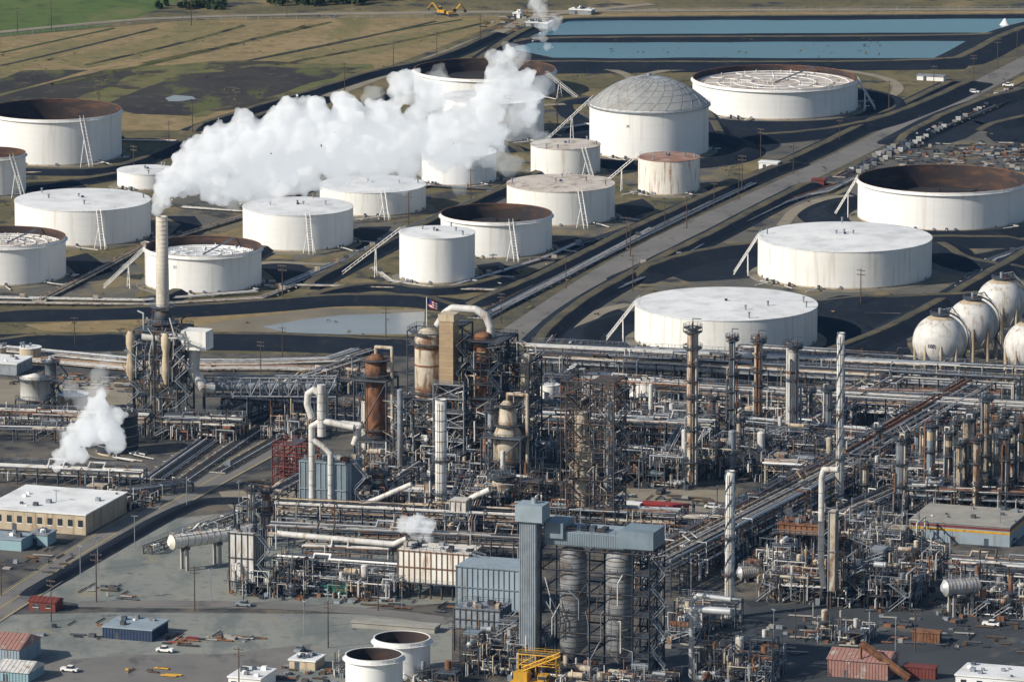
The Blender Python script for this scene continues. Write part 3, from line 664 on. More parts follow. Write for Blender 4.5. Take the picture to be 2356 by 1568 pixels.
# ---------------------------------------------------------------- generic process unit clutter
def drum(b,x,y,z,l,r,mat,ax=0):
    p,q=((x-l/2,y,z),(x+l/2,y,z)) if ax==0 else ((x,y-l/2,z),(x,y+l/2,z))
    b.cyl(p,q,r,mat,12,caps=False)
    for e,s in ((p,-1),(q,1)):
        e2=(e[0]+(s*r*.45 if ax==0 else 0),e[1]+(s*r*.45 if ax else 0),z);b.cyl(e,e2,r,mat,12,r2=r*.45)
    for t in (-.3,.3):
        X,Y=(x+l*t,y) if ax==0 else (x,y+l*t);b.box(X-.35,X+.35,Y-.35,Y+.35,z-r-1,z-r*.6,'steel')
def unit(px0,px1,yb,depth,hgt,seed,mat=None,dens=1.,name='process_unit'):
    rr=random.Random(seed);m=mpp(yb);W=(px1-px0)*m/.95;x,y=G((px0+px1)/2,yb);b=B()
    nx=max(1,int(W/6.5));ny=max(1,int(depth/6.5))
    cw=W/nx;ch=depth/ny
    for i in range(nx):
        for j in range(ny):
            x0=-W/2+i*cw;y0=j*ch;h=hgt*rr.uniform(.3,1.1);fm=mat or rr.choice(['steel','steel','dark','dark','galv','rsteel','rsteel'])
            t=rr.random()
            if t<.72:
                zs=[];z=rr.uniform(3.,5)
                while z<h: zs.append(z);z+=rr.uniform(2.8,4.6)
                if not zs:zs=[3.5]
                jx,jy=rr.uniform(.2,1.4),rr.uniform(.2,1.4)
                b.frame([x0+jx,x0+cw-.4],[y0+jy,y0+ch-.4],zs,.28,fm,rnd=rr,dprob=.5,brace=.5)
                for z in zs:
                    u=rr.random()
                    if u<.4: drum(b,x0+cw/2,y0+ch/2,z+1.4,cw*rr.uniform(.4,.75),rr.uniform(.4,1.),rr.choice(['insul','insul','insul_clean','galv','rust','beige','alum','steel']),rr.choice([0,1]))
                    elif u<.55: b.box(x0+1.4,x0+cw-1,y0+1.4,y0+ch-1,z+.3,z+rr.uniform(.8,2.),rr.choice(['galv','bluegrey','insul','steel','rust']))
                    elif u<.8:
                        b.cyl((x0+cw/2,y0+ch/2,z+.3),(x0+cw/2,y0+ch/2,z+rr.uniform(2,3.2)),rr.uniform(.5,1.1),rr.choice(['insul','rust','galv','insul_clean']),12)
                if rr.random()<.3: b.stairs(x0+.5,y0-.6,0,zs[-1],'galv',run=cw-1.5)
            elif t<.86:
                b.vessel(x0+cw/2,y0+ch/2,0,h*rr.uniform(.9,1.5),rr.uniform(.6,1.3),rr.choice(['insul','insul','insul_clean','rust','galv','steel']),16)
                b.ringplat(x0+cw/2,y0+ch/2,1.2,1.4,h*.8,-3,1,'steel');b.ringplat(x0+cw/2,y0+ch/2,1.2,1.4,h*.4,-3,1,'steel')
            else:
                for _ in range(4): drum(b,x0+rr.uniform(1,cw-1),y0+rr.uniform(1,ch-1),rr.uniform(1.5,3),rr.uniform(3,5),rr.uniform(.3,.8),rr.choice(['insul','insul_clean','galv','rust']),rr.choice([0,1]))
    N=int(W*depth*.2*dens)
    for _ in range(N):
        X=rr.uniform(-W/2,W/2);Y=rr.uniform(-.5,depth);z=rr.uniform(.6,hgt*.85);q=rr.choice([.08,.1,.12,.16,.2,.3]);mt=rr.choice(PM)
        if rr.random()<.55:
            l=rr.uniform(2,min(12,W*.35));X2=max(-W/2,min(W/2,X+rr.choice([-1,1])*l));z2=max(.4,z+rr.choice([-1,-1,1])*rr.uniform(1.5,6))
            b.pipe([(X,Y,max(.2,z-rr.uniform(1,5))),(X,Y,z),(X2,Y,z),(X2,Y,z2)],q,mt,6)
        else:
            l=rr.uniform(3,max(4,depth*.6));Y2=max(-1,min(depth,Y+rr.choice([-1,1])*l));b.pipe([(X,Y,max(.2,z-rr.uniform(1,5))),(X,Y,z),(X,Y2,z),(X,Y2,max(.4,z-rr.uniform(1,5)))],q,mt,6)
    for _ in range(int(N*.5)):
        X=rr.uniform(-W/2,W/2);Y=rr.uniform(-1,depth);s=rr.uniform(.2,.7);b.box(X-s,X+s,Y-s,Y+s,0,s*rr.uniform(1,3),rr.choice(['steel','galv','insul','dark','dark','bluegrey','rust','steel']))
    for _ in range(int(N*.35)):
        X=rr.uniform(-W/2,W/2);Y=rr.uniform(0,depth);b.beam((X,Y,0),(X,Y,hgt*rr.uniform(.6,1.25)),.12,rr.choice(['galv','steel','rsteel']))
    return b.make(name,(x,y,0),AZ)
U=[(1225,1560,1015,24,15),(1230,1580,1115,26,13),(1600,1910,1110,36,12),(1900,2120,1150,36,10),(2115,2380,1185,50,12),(2120,2380,1075,30,9),
   (640,910,1375,16,8),(1470,1700,1300,24,9),(1740,2090,1395,30,13),(900,1060,1255,14,9),(1070,1300,1210,28,15),(810,900,1120,24,10),(1600,1900,985,20,8),
   (600,700,1015,16,8),(340,540,1015,20,6),(-20,230,1000,18,6),(160,330,1170,16,4),(890,1230,1125,30,15),(1050,1210,1560,26,12),(1230,1520,1600,20,5),
   (1590,1760,1580,22,12),(2180,2380,1420,26,7),(520,690,1375,16,12),(1420,1640,1225,12,5),(1900,2070,1290,30,12),(760,1050,1568,8,4),(2000,2150,1330,20,9),(1850,1990,1480,12,6),
   (1270,1420,940,12,6),(620,820,1110,14,7),(1700,1900,1250,20,8),(700,860,905,14,6),(1520,1600,1480,20,10),(1700,1850,1340,20,8)]
for i,u in enumerate(U): unit(*u,seed=500+i)
# ---------------------------------------------------------------- left catalytic stack structure
def left_stack():
    yb=985;x,y=G(372,yb);m=mpp(yb);b=B();Z=lambda py:Hh(yb,py);X=lambda px:(px-372)*m/.95
    xs=[X(325),X(372),X(425)];ys=[-6,2,9]
    b.frame(xs,ys,[Z(950),Z(905),Z(865),Z(820),Z(785),Z(755)],.5,'steel',brace=.75,dprob=.5)
    b.lathe([(15*m,Z(720)),(15*m,Z(640)),(13.5*m,Z(500)),(11*m,Z(500)),(11*m,Z(520))],'stackmetal',24,0,2)
    for i in range(22):
        z=Z(720)+(Z(500)-Z(720))*i/22;b.lathe([(15.6*m-i*.07*m,z-.12),(15.6*m-i*.07*m,z+.12)],'insul_clean',24,0,2)
    b.lathe([(8*m,Z(755)),(20*m,Z(735)),(20*m,Z(722)),(15*m,Z(715))],'steel',24,0,2)
    b.ringplat(0,2,15*m,2,Z(706),0,2*PI,'galv');b.ringplat(0,2,20*m,2.5,Z(742),0,2*PI,'galv')
    b.lathe([(26*m,Z(890)),(30*m,Z(870)),(30*m,Z(790)),(12*m,Z(755))],'insul',24,0,2)
    b.lathe([(10*m,Z(915)),(26*m,Z(890))],'insul',24,0,2)
    for px in (320,402):
        b.lathe([(4*m,Z(872)),(11*m,Z(850)),(11*m,Z(835)),(7*m,Z(800)),(11*m,Z(785)),(11*m,Z(765)),(5*m,Z(755))],'beige',16,X(px),-7)
    b.pipe([(X(320),-7,Z(870)),(X(345),-4,Z(890)),(0,0,Z(900))],5*m,'beige',12)
    b.cyl((X(340),-4,Z(770)),(X(470),-1,Z(775)),11*m,'insul_clean',16)
    b.box(X(430),X(487),-4,3,Z(795),Z(752),'white_stain')
    b.pipe([(X(452),0,Z(795)),(X(448),0,Z(850)),(X(470),0,Z(885)),(X(490),2,Z(888))],13*m,'insul_clean',16)
    b.stairs(X(425),-8,0,Z(760),'galv',run=5);b.stairs(X(310),-8,0,Z(780),'galv',run=5)
    rr=random.Random(5)
    for i in range(110):
        a=rr.uniform(X(318),X(440));yy=rr.uniform(-8,9);z=rr.uniform(2,Z(770));b.pipe([(a,yy,z),(a,yy,z+rr.uniform(3,9)),(a+rr.uniform(-5,5),yy,z+9)],rr.uniform(.1,.3),rr.choice(PM),6)
    b.make('catalytic_cracker_stack',(x,y,0),AZ)
    b=B();a=G(470,985);c=G(775,985);L=c[0]-a[0];z0,z1=Z(908),Z(866);nb=14
    for yy in (-2.2,2.2):
        for z in (z0,z1): b.beam((0,yy,z),(L,yy,z),.4,'galv')
        for i in range(nb):
            xa,xb=L*i/nb,L*(i+1)/nb;b.beam((xa,yy,z0),(xb,yy,z1) ,.25,'galv') if i%2 else b.beam((xa,yy,z1),(xb,yy,z0),.25,'galv');b.beam((xa,yy,z0),(xa,yy,z1),.25,'galv')
    for i in range(nb): b.beam((L*i/nb,-2.2,z0),(L*(i+1)/nb,2.2,z0),.2,'steel')
    b.cyl((0,0,(z0+z1)/2),(L,0,(z0+z1)/2),1.7,'galv',16)
    for t in (0,.33,.66,1):
        for yy in (-2.2,2.2): b.beam((L*t,yy*1.6,0),(L*t,yy,z0),.45,'steel')
        b.beam((L*t,-3.4,0),(L*t,2.2,z0),.25,'steel');b.beam((L*t,3.4,0),(L*t,-2.2,z0),.25,'steel')
    b.make('duct_truss_bridge',(a[0],a[1],0),-.03)
left_stack()
# ---------------------------------------------------------------- central cracker structure
def central():
    yb=1115;x,y=G(1050,yb);m=mpp(yb);b=B();Z=lambda py:Hh(yb,py);X=lambda px:(px-1050)*m/.95
    rr=random.Random(11)
    def lv(a,c,n): return [Z(a)+(Z(c)-Z(a))*i/(n-1) for i in range(n)]
    b.frame([X(905),X(950),X(1000)],[0,9,18],lv(1080,925,6),.5,'steel',rnd=rr,brace=.6,dprob=.6)
    b.frame([X(1000),X(1050)],[6,16],lv(1080,760,11),.45,'steel',rnd=rr,brace=.7,dprob=.6)
    b.frame([X(1000),X(1070)],[-1,6],lv(1080,885,7),.4,'galv',rnd=rr,brace=.7,dprob=.6)
    b.frame([X(1070),X(1125),X(1150)],[1,9,18],lv(1080,785,10),.45,'dark',rnd=rr,brace=.7,dprob=.6)
    b.frame([X(1150),X(1210)],[3,16],lv(1080,830,9),.4,'dark',rnd=rr,brace=.6,dprob=.5)
    b.frame([X(925),X(1005)],[5,14],lv(905,775,5),.3,'steel',rnd=rr,brace=.1,dprob=.1)
    b.lathe([(16*m,Z(960)),(33*m,Z(925)),(33*m,Z(790)),(20*m,Z(770)),(2*m,Z(765))],'insul',32,X(973),6)
    for z in (Z(905),Z(850),Z(810)): b.lathe([(33.8*m,z-.3),(33.8*m,z+.3)],'rust',32,X(973),6)
    for py in (912,800,775): b.ringplat(X(973),6,33*m,1.5,Z(py),-3.4,.6,'steel')
    b.box(X(1012),X(1044),-.5,5,Z(885),Z(728),'tan');b.box(X(1010),X(1046),-.7,5.2,Z(740),Z(724),'beige')
    for i in range(9): b.box(X(1012)-.05,X(1044)+.05,-.6,5.1,Z(880)+i*2.3,Z(880)+i*2.3+.15,'beige')
    b.pipe([(X(985),9,Z(765)),(X(1003),9,Z(735)),(X(1020),9,Z(722)),(X(1075),9,Z(722)),(X(1098),9,Z(735)),(X(1108),9,Z(760)),(X(1108),9,Z(800))],9*m,'insul_clean',16)
    b.vessel(X(1097),6,Z(950),Z(768),21*m,'rust',24)
    for py in (930,880,835,790): b.ringplat(X(1097),6,21*m,1.5,Z(py),-3.4,.6,'rsteel')
    b.vessel(X(1190),9,Z(900),Z(815),14*m,'insul',20)
    b.vessel(X(940),4,Z(1080),Z(985),12*m,'insul_clean',16)
    b.vessel(X(925),-2,Z(1100),Z(900),7*m,'galv',16)
    b.stairs(X(905),-1.5,0,Z(930),'galv',run=5);b.stairs(X(1125),-1,0,Z(790),'steel',run=4);b.stairs(X(1050),0,0,Z(770),'steel',run=4)
    for i in range(480):
        a=rr.uniform(X(900),X(1212));top=Z(830) if a>X(1048) else Z(960);yy=rr.uniform(-1,18);z=rr.uniform(1,top);q=rr.choice([.1,.14,.2,.3]);mt=rr.choice(PM)
        dx=rr.uniform(-5,5);b.pipe([(a,yy,z),(a,yy,z+rr.uniform(2,7)),(a+dx,yy,z+rr.uniform(5,7))],q,mt,6)
    for i in range(80):
        a=rr.uniform(X(905),X(1205));yy=rr.uniform(0,17);z=rr.uniform(1,Z(840) if a>X(1048) else Z(960));drum(b,a,yy,z+1,rr.uniform(2,4),rr.uniform(.4,.9),rr.choice(['insul','galv','rust','insul_clean','steel']),rr.choice([0,1]))
    b.make('catalytic_cracking_unit',(x,y,0),AZ)
central()
def derrick():
    yb=1240;x,y=G(1357,yb);m=mpp(yb);b=B();Z=lambda py:Hh(yb,py);X=lambda px:(px-1357)*m/.95;rr=random.Random(3)
    zs=[Z(1200)+(Z(880)-Z(1200))*i/10 for i in range(11)]
    b.frame([X(1303),X(1357),X(1412)],[0,12],zs,.32,'rsteel',rnd=rr,brace=.6,dprob=.1,deck='rsteel')
    b.frame([X(1290),X(1303)],[0,12],zs[-3:],.25,'rsteel',rnd=rr)
    b.vessel(X(1330),4,Z(1170),Z(950),15*m,'insul',20)
    b.vessel(X(1388),6,Z(1150),Z(930),12*m,'galv',20)
    b.stairs(X(1412),2,0,Z(890),'steel',run=4);b.stairs(X(1303),-1.5,0,Z(890),'rsteel',run=5)
    for i in range(110):
        a=rr.uniform(X(1305),X(1412));yy=rr.uniform(-.5,12);z=rr.uniform(1,Z(950));b.pipe([(a,yy,z),(a,yy,z+rr.uniform(2,9)),(a+rr.uniform(-5,5),yy,z+7)],rr.choice([.1,.15,.25]),rr.choice(['steel','insul','galv','rsteel','dark','insul_clean']),6)
    b.make('lattice_process_tower',(x,y,0),AZ)
derrick()
def silos():
    yb=1560;x,y=G(1360,yb);m=mpp(yb);b=B();Z=lambda py:Hh(yb,py);X=lambda px:(px-1360)*m/.95;rr=random.Random(4)
    zs=[Z(1500)+(Z(1262)-Z(1500))*i/5 for i in range(6)]
    b.frame([X(1252),X(1363),X(1462)],[-3,11],zs,.42,'dark',rnd=rr,brace=.15,dprob=0,rails=True)
    b.frame([X(1462),X(1500)],[-3,4,11],zs,.36,'dark',rnd=rr,brace=.9,dprob=.7)
    for px in (1312,1418):
        b.lathe([(3*m,Z(1525)),(32*m,Z(1490)),(32*m,Z(1285)),(26*m,Z(1268)),(8*m,Z(1260))],'silo',32,X(px),2.5)
        for i in range(18):
            z=Z(1490)+(Z(1285)-Z(1490))*i/17;b.lathe([(32.5*m,z-.1),(32.5*m,z+.1)],'steel',32,X(px),2.5)
    b.box(X(1255),X(1490),-1,11,Z(1262)+.6,Z(1225),'bluegrey2')
    b.box(X(1430),X(1508),-3,8,Z(1250),Z(1210),'bluegrey');b.box(X(1258),X(1300),-2,8,Z(1240),Z(1205),'bluegrey')
    for i in range(60): b.box(X(1255)+i*(X(1490)-X(1255))/60,X(1255)+i*(X(1490)-X(1255))/60+.2,-1.12,-1.003,Z(1262)+.7,Z(1225)-.1,'bluegrey')
    b.rail([(X(1255),-1),(X(1490),-1),(X(1490),11),(X(1255),11)],Z(1225),'steel',closed=True)
    for i in range(14):
        a=rr.uniform(X(1260),X(1480));b.box(a,a+1.5,1,3+rr.random()*3,Z(1225)+.003,Z(1225)+rr.uniform(.6,1.6),rr.choice(['galv','steel','dark','rust']))
    b.box(X(1208),X(1246),-5,0,Z(1530),Z(1175),'galv');b.box(X(1200),X(1262),-6,1,Z(1200),Z(1162),'bluegrey2')
    for i in range(9): b.box(X(1208)+i*.55,X(1208)+i*.55+.2,-5.15,-5.003,Z(1528),Z(1201),'bluegrey2')
    b.cyl((X(1235),-2,Z(1162)),(X(1235),-2,Z(1150)),1,'galv',10)
    for i in range(16):
        a=rr.uniform(X(1260),X(1480));z=rr.uniform(1,Z(1380));b.pipe([(a,-3.4,z),(a,-3.4,z+rr.uniform(2,9)),(a+rr.uniform(-4,4),-3.4,z+9)],rr.choice([.1,.15,.2]),rr.choice(['galv','insul_clean','steel']),6)
    b.stairs(X(1500),-1,0,Z(1262),'galv',run=4)
    b.make('coke_silo_building',(x,y,0),AZ)
silos()
# ---------------------------------------------------------------- furnaces / heaters / ducts
def furnace(px0,px1,yb,yleg,yt,depth,mat,name='furnace',leg='rsteel',ribs=1.6,roof=True,rmat='rust'):
    m=mpp(yb);x,y=G((px0+px1)/2,yb);W=(px1-px0)*m/.95;b=B();z0,z1=Hh(yb,yleg),Hh(yb,yt)
    b.box(-W/2,W/2,0,depth,z0,z1,mat)
    k=int(W/ribs)
    for i in range(k+1):
        X=-W/2+W*i/k;b.box(X-.09,X+.09,-.25,-.003,z0,z1,rmat);b.box(X-.12,X+.12,depth+.003,depth+.25,z0,z1,rmat)
        if i%2==0: b.beam((X,-.0,0),(X,0,z0),.4,leg);b.beam((X,depth,0),(X,depth,z0),.4,leg)
    for z in (z0+.3,(z0+z1)/2,z1-.2): b.box(-W/2-.3,W/2+.3,-.45,-.26,z-.12,z+.12,rmat)
    for i in range(int(depth/ribs)+1):
        Y=i*ribs;b.box(W/2+.003,W/2+.25,Y-.1,Y+.1,z0,z1,rmat);b.box(-W/2-.25,-W/2-.003,Y-.1,Y+.1,z0,z1,rmat)
    if roof:
        b.rail([(-W/2,0),(W/2,0),(W/2,depth),(-W/2,depth)],z1,'steel',closed=True)
        for i in range(14): 
            X=R.uniform(-W/2+.5,W/2-1.5);Y=R.uniform(.5,depth-2);b.box(X,X+R.uniform(.6,2),Y,Y+R.uniform(.6,2),z1+.01,z1+R.uniform(.5,1.6),R.choice(['rust','galv','insul','steel','dark']))
        b.box(-W/2-1.3,W/2+1.3,-1.5,-.5,z0+.5,z0+.6,'steel');b.rail([(-W/2-1.3,-1.5),(W/2+1.3,-1.5)],z0+.6,'galv')
        b.stairs(W/2+1,0,0,z1,'galv',run=4)
    return b.make(name,(x,y,0),AZ)
furnace(915,1080,1378,1345,1268,11,'white_rusty');furnace(690,808,1190,1188,1062,10,'bluegrey',rmat='bluegrey2',name='heater_box',leg='steel')
furnace(1050,1195,1410,1400,1305,14,'bluegrey2',rmat='bluegrey',name='compressor_building',roof=False)
furnace(1045,1150,1500,1450,1400,10,'galv',rmat='steel',name='heater_box');furnace(528,585,1365,1340,1225,8,'insul_clean',rmat='dark')
furnace(1150,1215,1530,1500,1470,6,'galv',rmat='steel',name='heater_box')
furnace(1035,1072,1250,1245,1150,5,'insul_clean',rmat='insul',name='heater_box',roof=False)
furnace(1905,1920,1405,1360,1175,3,'insul',rmat='galv',name='ladder_duct',roof=False)
furnace(1790,1880,1300,1230,1205,9,'rust',name='fin_fan_cooler');furnace(1700,1790,1175,1170,1145,8,'galv',name='fin_fan_cooler',rmat='steel')
def ducts(name,yb,pxc,segs,mat='insul_clean',yo=0):
    x,y=G(pxc,yb);m=mpp(yb);b=B()
    for pts,w in segs: b.pipe([((px-pxc)*m/.95,yo,Hh(yb,py)) for px,py in pts],w*m/2,mat,14)
    for pts,w in segs:
        for p,q in zip(pts[:-1],pts[1:]):
            if p[0]==q[0]:
                for k in range(6):
                    z=Hh(yb,p[1])+(Hh(yb,q[1])-Hh(yb,p[1]))*k/6;X=(p[0]-pxc)*m/.95;b.lathe([(w*m*.53,z-.1),(w*m*.53,z+.1)],'galv',16,X,yo)
    return b.make(name,(x,y,0),AZ)
ducts('exhaust_duct',1195,740,[([(722,1180),(722,980),(745,965),(820,975)],15),([(765,1180),(765,1040),(750,1025),(725,1010)],13),([(745,1000),(745,882)],20),([(722,960),(712,930),(714,905),(728,895),(745,905)],16)],'insul_clean',-1.5)
ducts('flue_duct',1225,930,[([(830,1165),(1010,1170),(1050,1165)],13),([(832,1168),(890,1140),(950,1110)],12),([(1060,1150),(1100,1125),(1130,1110)],14)],yo=-1)
ducts('flue_duct',1300,780,[([(640,1235),(910,1240),(940,1225)],14)],yo=-1)
ducts('flue_duct',1395,1900,[([(1895,1350),(1888,1300),(1888,1100),(1893,1080),(1925,1078)],14)])
ducts('flue_duct',1560,1600,[([(1590,1560),(1590,1385),(1605,1368),(1680,1372)],12),([(1600,1440),(1600,1400),(1680,1400)],18)],'alum')
ducts('pipe_loop',1195,790,[([(815,1020),(830,975),(760,972)],14)])
def hdrum(px0,px1,yc,yb,w,mat,name='horizontal_drum'):
    m=mpp(yb);x,y=G((px0+px1)/2,yb);L=(px1-px0)*m;r=w*m/2;z=Hh(yb,yc);b=B();drum(b,0,0,z,L,r,mat)
    for t in (-.28,.28):
        for s in (-1,1): b.box(L*t-.4,L*t+.4,s*1.6-.4,s*1.6+.4,0,z-r*.9,'concrete')
        b.box(L*t-.6,L*t+.6,-2.4,2.4,z-r*1.1,z-r*.75,'steel')
    b.rail([(-L/2,-1.2),(L/2,-1.2),(L/2,1.2),(-L/2,1.2)],z+r*.8,'galv',closed=True)
    for k in range(9): b.cyl((-L/2+L*k/9,0,z),(-L/2+L*k/9+.25,0,z),r*1.04,'insul',12)
    for k in range(3): b.cyl((-L*.3+L*.3*k,0,z+r*.9),(-L*.3+L*.3*k,0,z+r+1.6),.3,'galv',8)
    return b.make(name,(x,y,0),AZ+.9 if px0<600 else AZ+.7)
hdrum(385,540,1237,1305,34,'white_rusty');hdrum(2170,2250,1348,1415,38,'alum');hdrum(1700,1750,1315,1335,30,'alum')
def legsilo(px,yb,yl,yt,w,mat):
    m=mpp(yb);x,y=G(px,yb);r=w*m/2;b=B();z0,z1=Hh(yb,yl),Hh(yb,yt)
    b.frame([-r,0,r],[-r,r],[z0*.5,z0],.4,'steel');b.lathe([(r,z0),(r,z1),(r+.2,z1),(.01,z1+1.5)],mat,24);b.ringplat(0,0,r,1.3,z1,0,6.28,'steel')
    b.lathe([(r*.2,z0-2),(r,z0)],mat,24);b.stairs(r+.5,-1,0,z1,'steel',run=4)
    b.make('hopper_silo',(x,y,0),AZ)
legsilo(82,965,915,868,70,'insul_clean');legsilo(118,950,880,830,26,'galv')
b=B();x,y=G(668,1128);b.frame([-6,-2,2,6],[0,5,10],[4,7.5,11,14.5],.35,'brickred',brace=.6,dprob=.1);b.make('steel_frame',(x,y,0),AZ)
# ---------------------------------------------------------------- buildings
def building(px0,px1,yb,yt,depth,wall,roof,name,gable=False,windows=0,stripe=None,doors=1,rib=False):
    m=mpp(yb);x,y=G((px0+px1)/2,yb);W=(px1-px0)*m/.95;h=Hh(yb,yt);b=B()
    b.box(-W/2,W/2,0,depth,0,h,wall)
    if gable:
        b.gable(-W/2,W/2,0,depth,h+.003,h+depth*.18,roof)
        k=int(W/1.2)
        for i in range(k+1):
            X=-W/2+W*i/k;b.beam((X,-.4,h+.05),(X,depth/2,h+depth*.18+.04),.1,roof)
    else:
        b.box(-W/2-.3,W/2+.3,-.3,depth+.3,h+.003,h+.45,roof)
        if depth>5.5:
            for i in range(8): 
                X=R.uniform(-W/2+1,W/2-2);Y=R.uniform(1,max(1.5,depth-2));s=R.uniform(.5,1.6);b.box(X,X+s,Y,Y+s,h+.46,h+.5+s*.7,R.choice(['galv','steel','white']))
    for i in range(windows):
        X=-W/2+W*(i+.5)/windows;b.box(X-.8,X+.8,-.06,.02,h*.4,h*.75,'glass');b.box(X-.95,X+.95,-.09,-.062,h*.36,h*.4,'white')
    for i in range(doors):
        X=-W/2+W*(i+.3)/max(1,doors);b.box(X-.7,X+.7,-.07,.02,0,2.2,'steel')
    if stripe:
        b.box(-W/2-.05,W/2+.05,-.05,depth+.05,h*.62,h*.74,stripe[0]);b.box(-W/2-.06,W/2+.06,-.06,depth+.06,h*.8,h*.93,stripe[1])
    if rib:
        k=int(W/.9)
        for i in range(k): b.box(-W/2+W*i/k,-W/2+W*i/k+.2,-.12,-.003,.1,h-.05,wall)
        for i in range(int(depth/.9)): b.box(W/2+.003,W/2+.12,i*.9,i*.9+.2,.1,h-.05,wall)
    return b.make(name,(x,y,0),AZ)
building(2095,2320,1250,1205,24,'bluegrey2','concrete','control_building',stripe=('yellow','brickred'),windows=0,doors=3)
building(-40,200,1222,1177,34,'beige','roof_white','office_building',windows=10)
building(-80,40,830+30,835,14,'galv','roof_white','warehouse')
building(235,350,1472,1446,13,'navy','bluegrey2','shipping_container_shelter',rib=True)
building(66,128,1405,1384,6,'brickred','brickred','red_shed',gable=True,windows=2)
building(-60,45,1530,1490,16,'bluegrey2','pinkroof','metal_shed',gable=True,rib=True);building(-10,65,1568,1545,12,'lightblue','insul_clean','metal_shed',gable=True,rib=True)
building(1905,2040,1560,1520,12,'pinkroof','pinkroof','red_metal_building',gable=True,rib=True)
building(2200,2380,1590,1560,14,'roof_white','roof_white','portable_office',windows=5)
building(525,600,1590,1560,12,'white','roof_white','portable_office',windows=3);building(808,1000,1450,1438,5,'concrete','concrete','block_wall_enclosure',doors=0)
building(1475,1578,1187,1162,3.2,'red','red','shipping_container',rib=True,doors=0);building(1432,1470,1185,1160,3,'lightblue','white','shipping_container',rib=True,doors=0)
building(2100,2160,1478,1455,3,'rust','rust','shipping_container',rib=True,doors=0);building(2080,2150,1560,1535,3,'brickred','brickred','shipping_container',rib=True,doors=0)
building(1746,1788,391,375,4,'white','roof_white','equipment_shelter');building(1868,1895,428,415,4,'brickred','brickred','red_shed',gable=True)
building(665,725,1540,1520,8,'beige','roof_white','equipment_shelter');building(68,110,1255,1230,7,'lightblue','galv','equipment_shelter')
building(-30,50,1265,1240,9,'lightblue','bluegrey2','equipment_shelter');building(740,800,1372,1350,4,'green','green','green_enclosure',doors=0,rib=True)
building(1180,1196,42,32,6,'white','roof_white','equipment_shelter');building(1210,1260,66,54,8,'bluegrey2','roof_white','equipment_shelter');building(1310,1360,34,24,6,'galv','roof_white','equipment_shelter')
building(2110,2170,186,176,4,'white','galv','equipment_shelter')
b=B();x,y=G(2060,1565);b.beam((-10,0,10),(4,0,1),1.6,'rust');b.beam((-10,0,0),(-10,0,10),.5,'rust');b.beam((-4,0,0),(-4,0,6),.5,'rust');b.beam((-10,-1,11),(4,-1,2),.2,'rust');b.make('conveyor',(x,y,0),AZ)
def crane():
    x,y=G(1225,1585);b=B()
    b.box(-6,6,-2,2,1.2,2.4,'yellow');b.box(-5,-1,-1.8,1.8,2.4,5,'yellow');b.box(2,4.6,-1.7,1.7,2.4,4.6,'yellow');b.box(2.2,4.7,-1.75,1.75,3.4,4.3,'glass')
    for s in (-1.9,1.9):
        for k in (-4.5,-2,1,4): b.cyl((k,s-.2,.8),(k,s+.2,.8),.8,'rubber',12)
    for s in (-.6,.6):
        for z in (0,1.1): b.beam((-3,s,5+z),(8,s,10+z),.2,'yellow')
        for i in range(10):
            t=i/10;b.beam((-3+11*t,s,5+5*t+(1.1 if i%2 else 0)),(-3+11*(t+.1),s,5+5*(t+.1)+(0 if i%2 else 1.1)),.14,'yellow')
    for i in range(11): t=i/10;b.beam((-3+11*t,-.6,5+5*t),(-3+11*t,.6,5+5*t),.14,'yellow')
    b.frame([-5,0,6],[3,6],[6,9],.3,'yellow',dprob=.5);b.make('yellow_mobile_crane',(x,y,0),AZ)
crane()
def excavator():
    b=B()
    for s in (-1.4,1.4):
        b.box(-2.2,2.2,s-.35,s+.35,.1,1.,'rubber');b.cyl((-2.2,s-.35,.55),(-2.2,s+.35,.55),.45,'rubber',12);b.cyl((2.2,s-.35,.55),(2.2,s+.35,.55),.45,'rubber',12)
    b.box(-2.4,1.6,-1.4,1.4,1.1,2.3,'yellow');b.box(.2,1.7,-1.3,-.1,2.3,3.8,'glass');b.box(.1,1.8,-1.4,0,3.8,3.95,'yellow')
    b.beam((1.2,.5,2),(4.5,.5,5.5),.6,'yellow');b.beam((4.5,.5,5.5),(7,.5,2.8),.45,'yellow');b.box(6.4,7.5,0,1,1.5,2.8,'steel')
    return b
e=excavator().make('excavator',G(1040,38),.4);inst(e,'excavator',G(1015,34),2.6)
def car(m_,pick=False):
    b=B();b.box(-2.5,2.5,-.95,.95,.4,1.05,m_)
    if pick: b.box(-.6,1.2,-.85,.85,1.05,1.75,'glass');b.box(-.5,1.,-.82,.82,1.75,1.82,m_);b.box(-2.45,-.7,-.9,.9,1.05,1.2,m_)
    else: b.box(-1.8,1.2,-.82,.82,1.05,1.6,'glass');b.box(-1.5,.8,-.78,.78,1.6,1.66,m_)
    for x in (-1.6,1.6):
        for s in (-.95,.95): b.cyl((x,s-.12,.38),(x,s+.12,.38),.38,'rubber',12)
    return b
cs=[car('white',True),car('roof_white'),car('steel'),car('galv',True)]
for i,p in enumerate([(2320,200),(2240,215),(2145,245),(690,1500),(160,1545),(1990,1545),(2080,1440),(560,1395),(2280,1440),(1640,1170),(1520,1135),(2330,1250),(380,1500)]):
    n='parked_pickup_truck' if i%4 in (0,3) else 'parked_car'
    cs[i%4].make(n,(*G(*p),.16),AZ+R.choice([0,PI/2,PI/2,PI]))
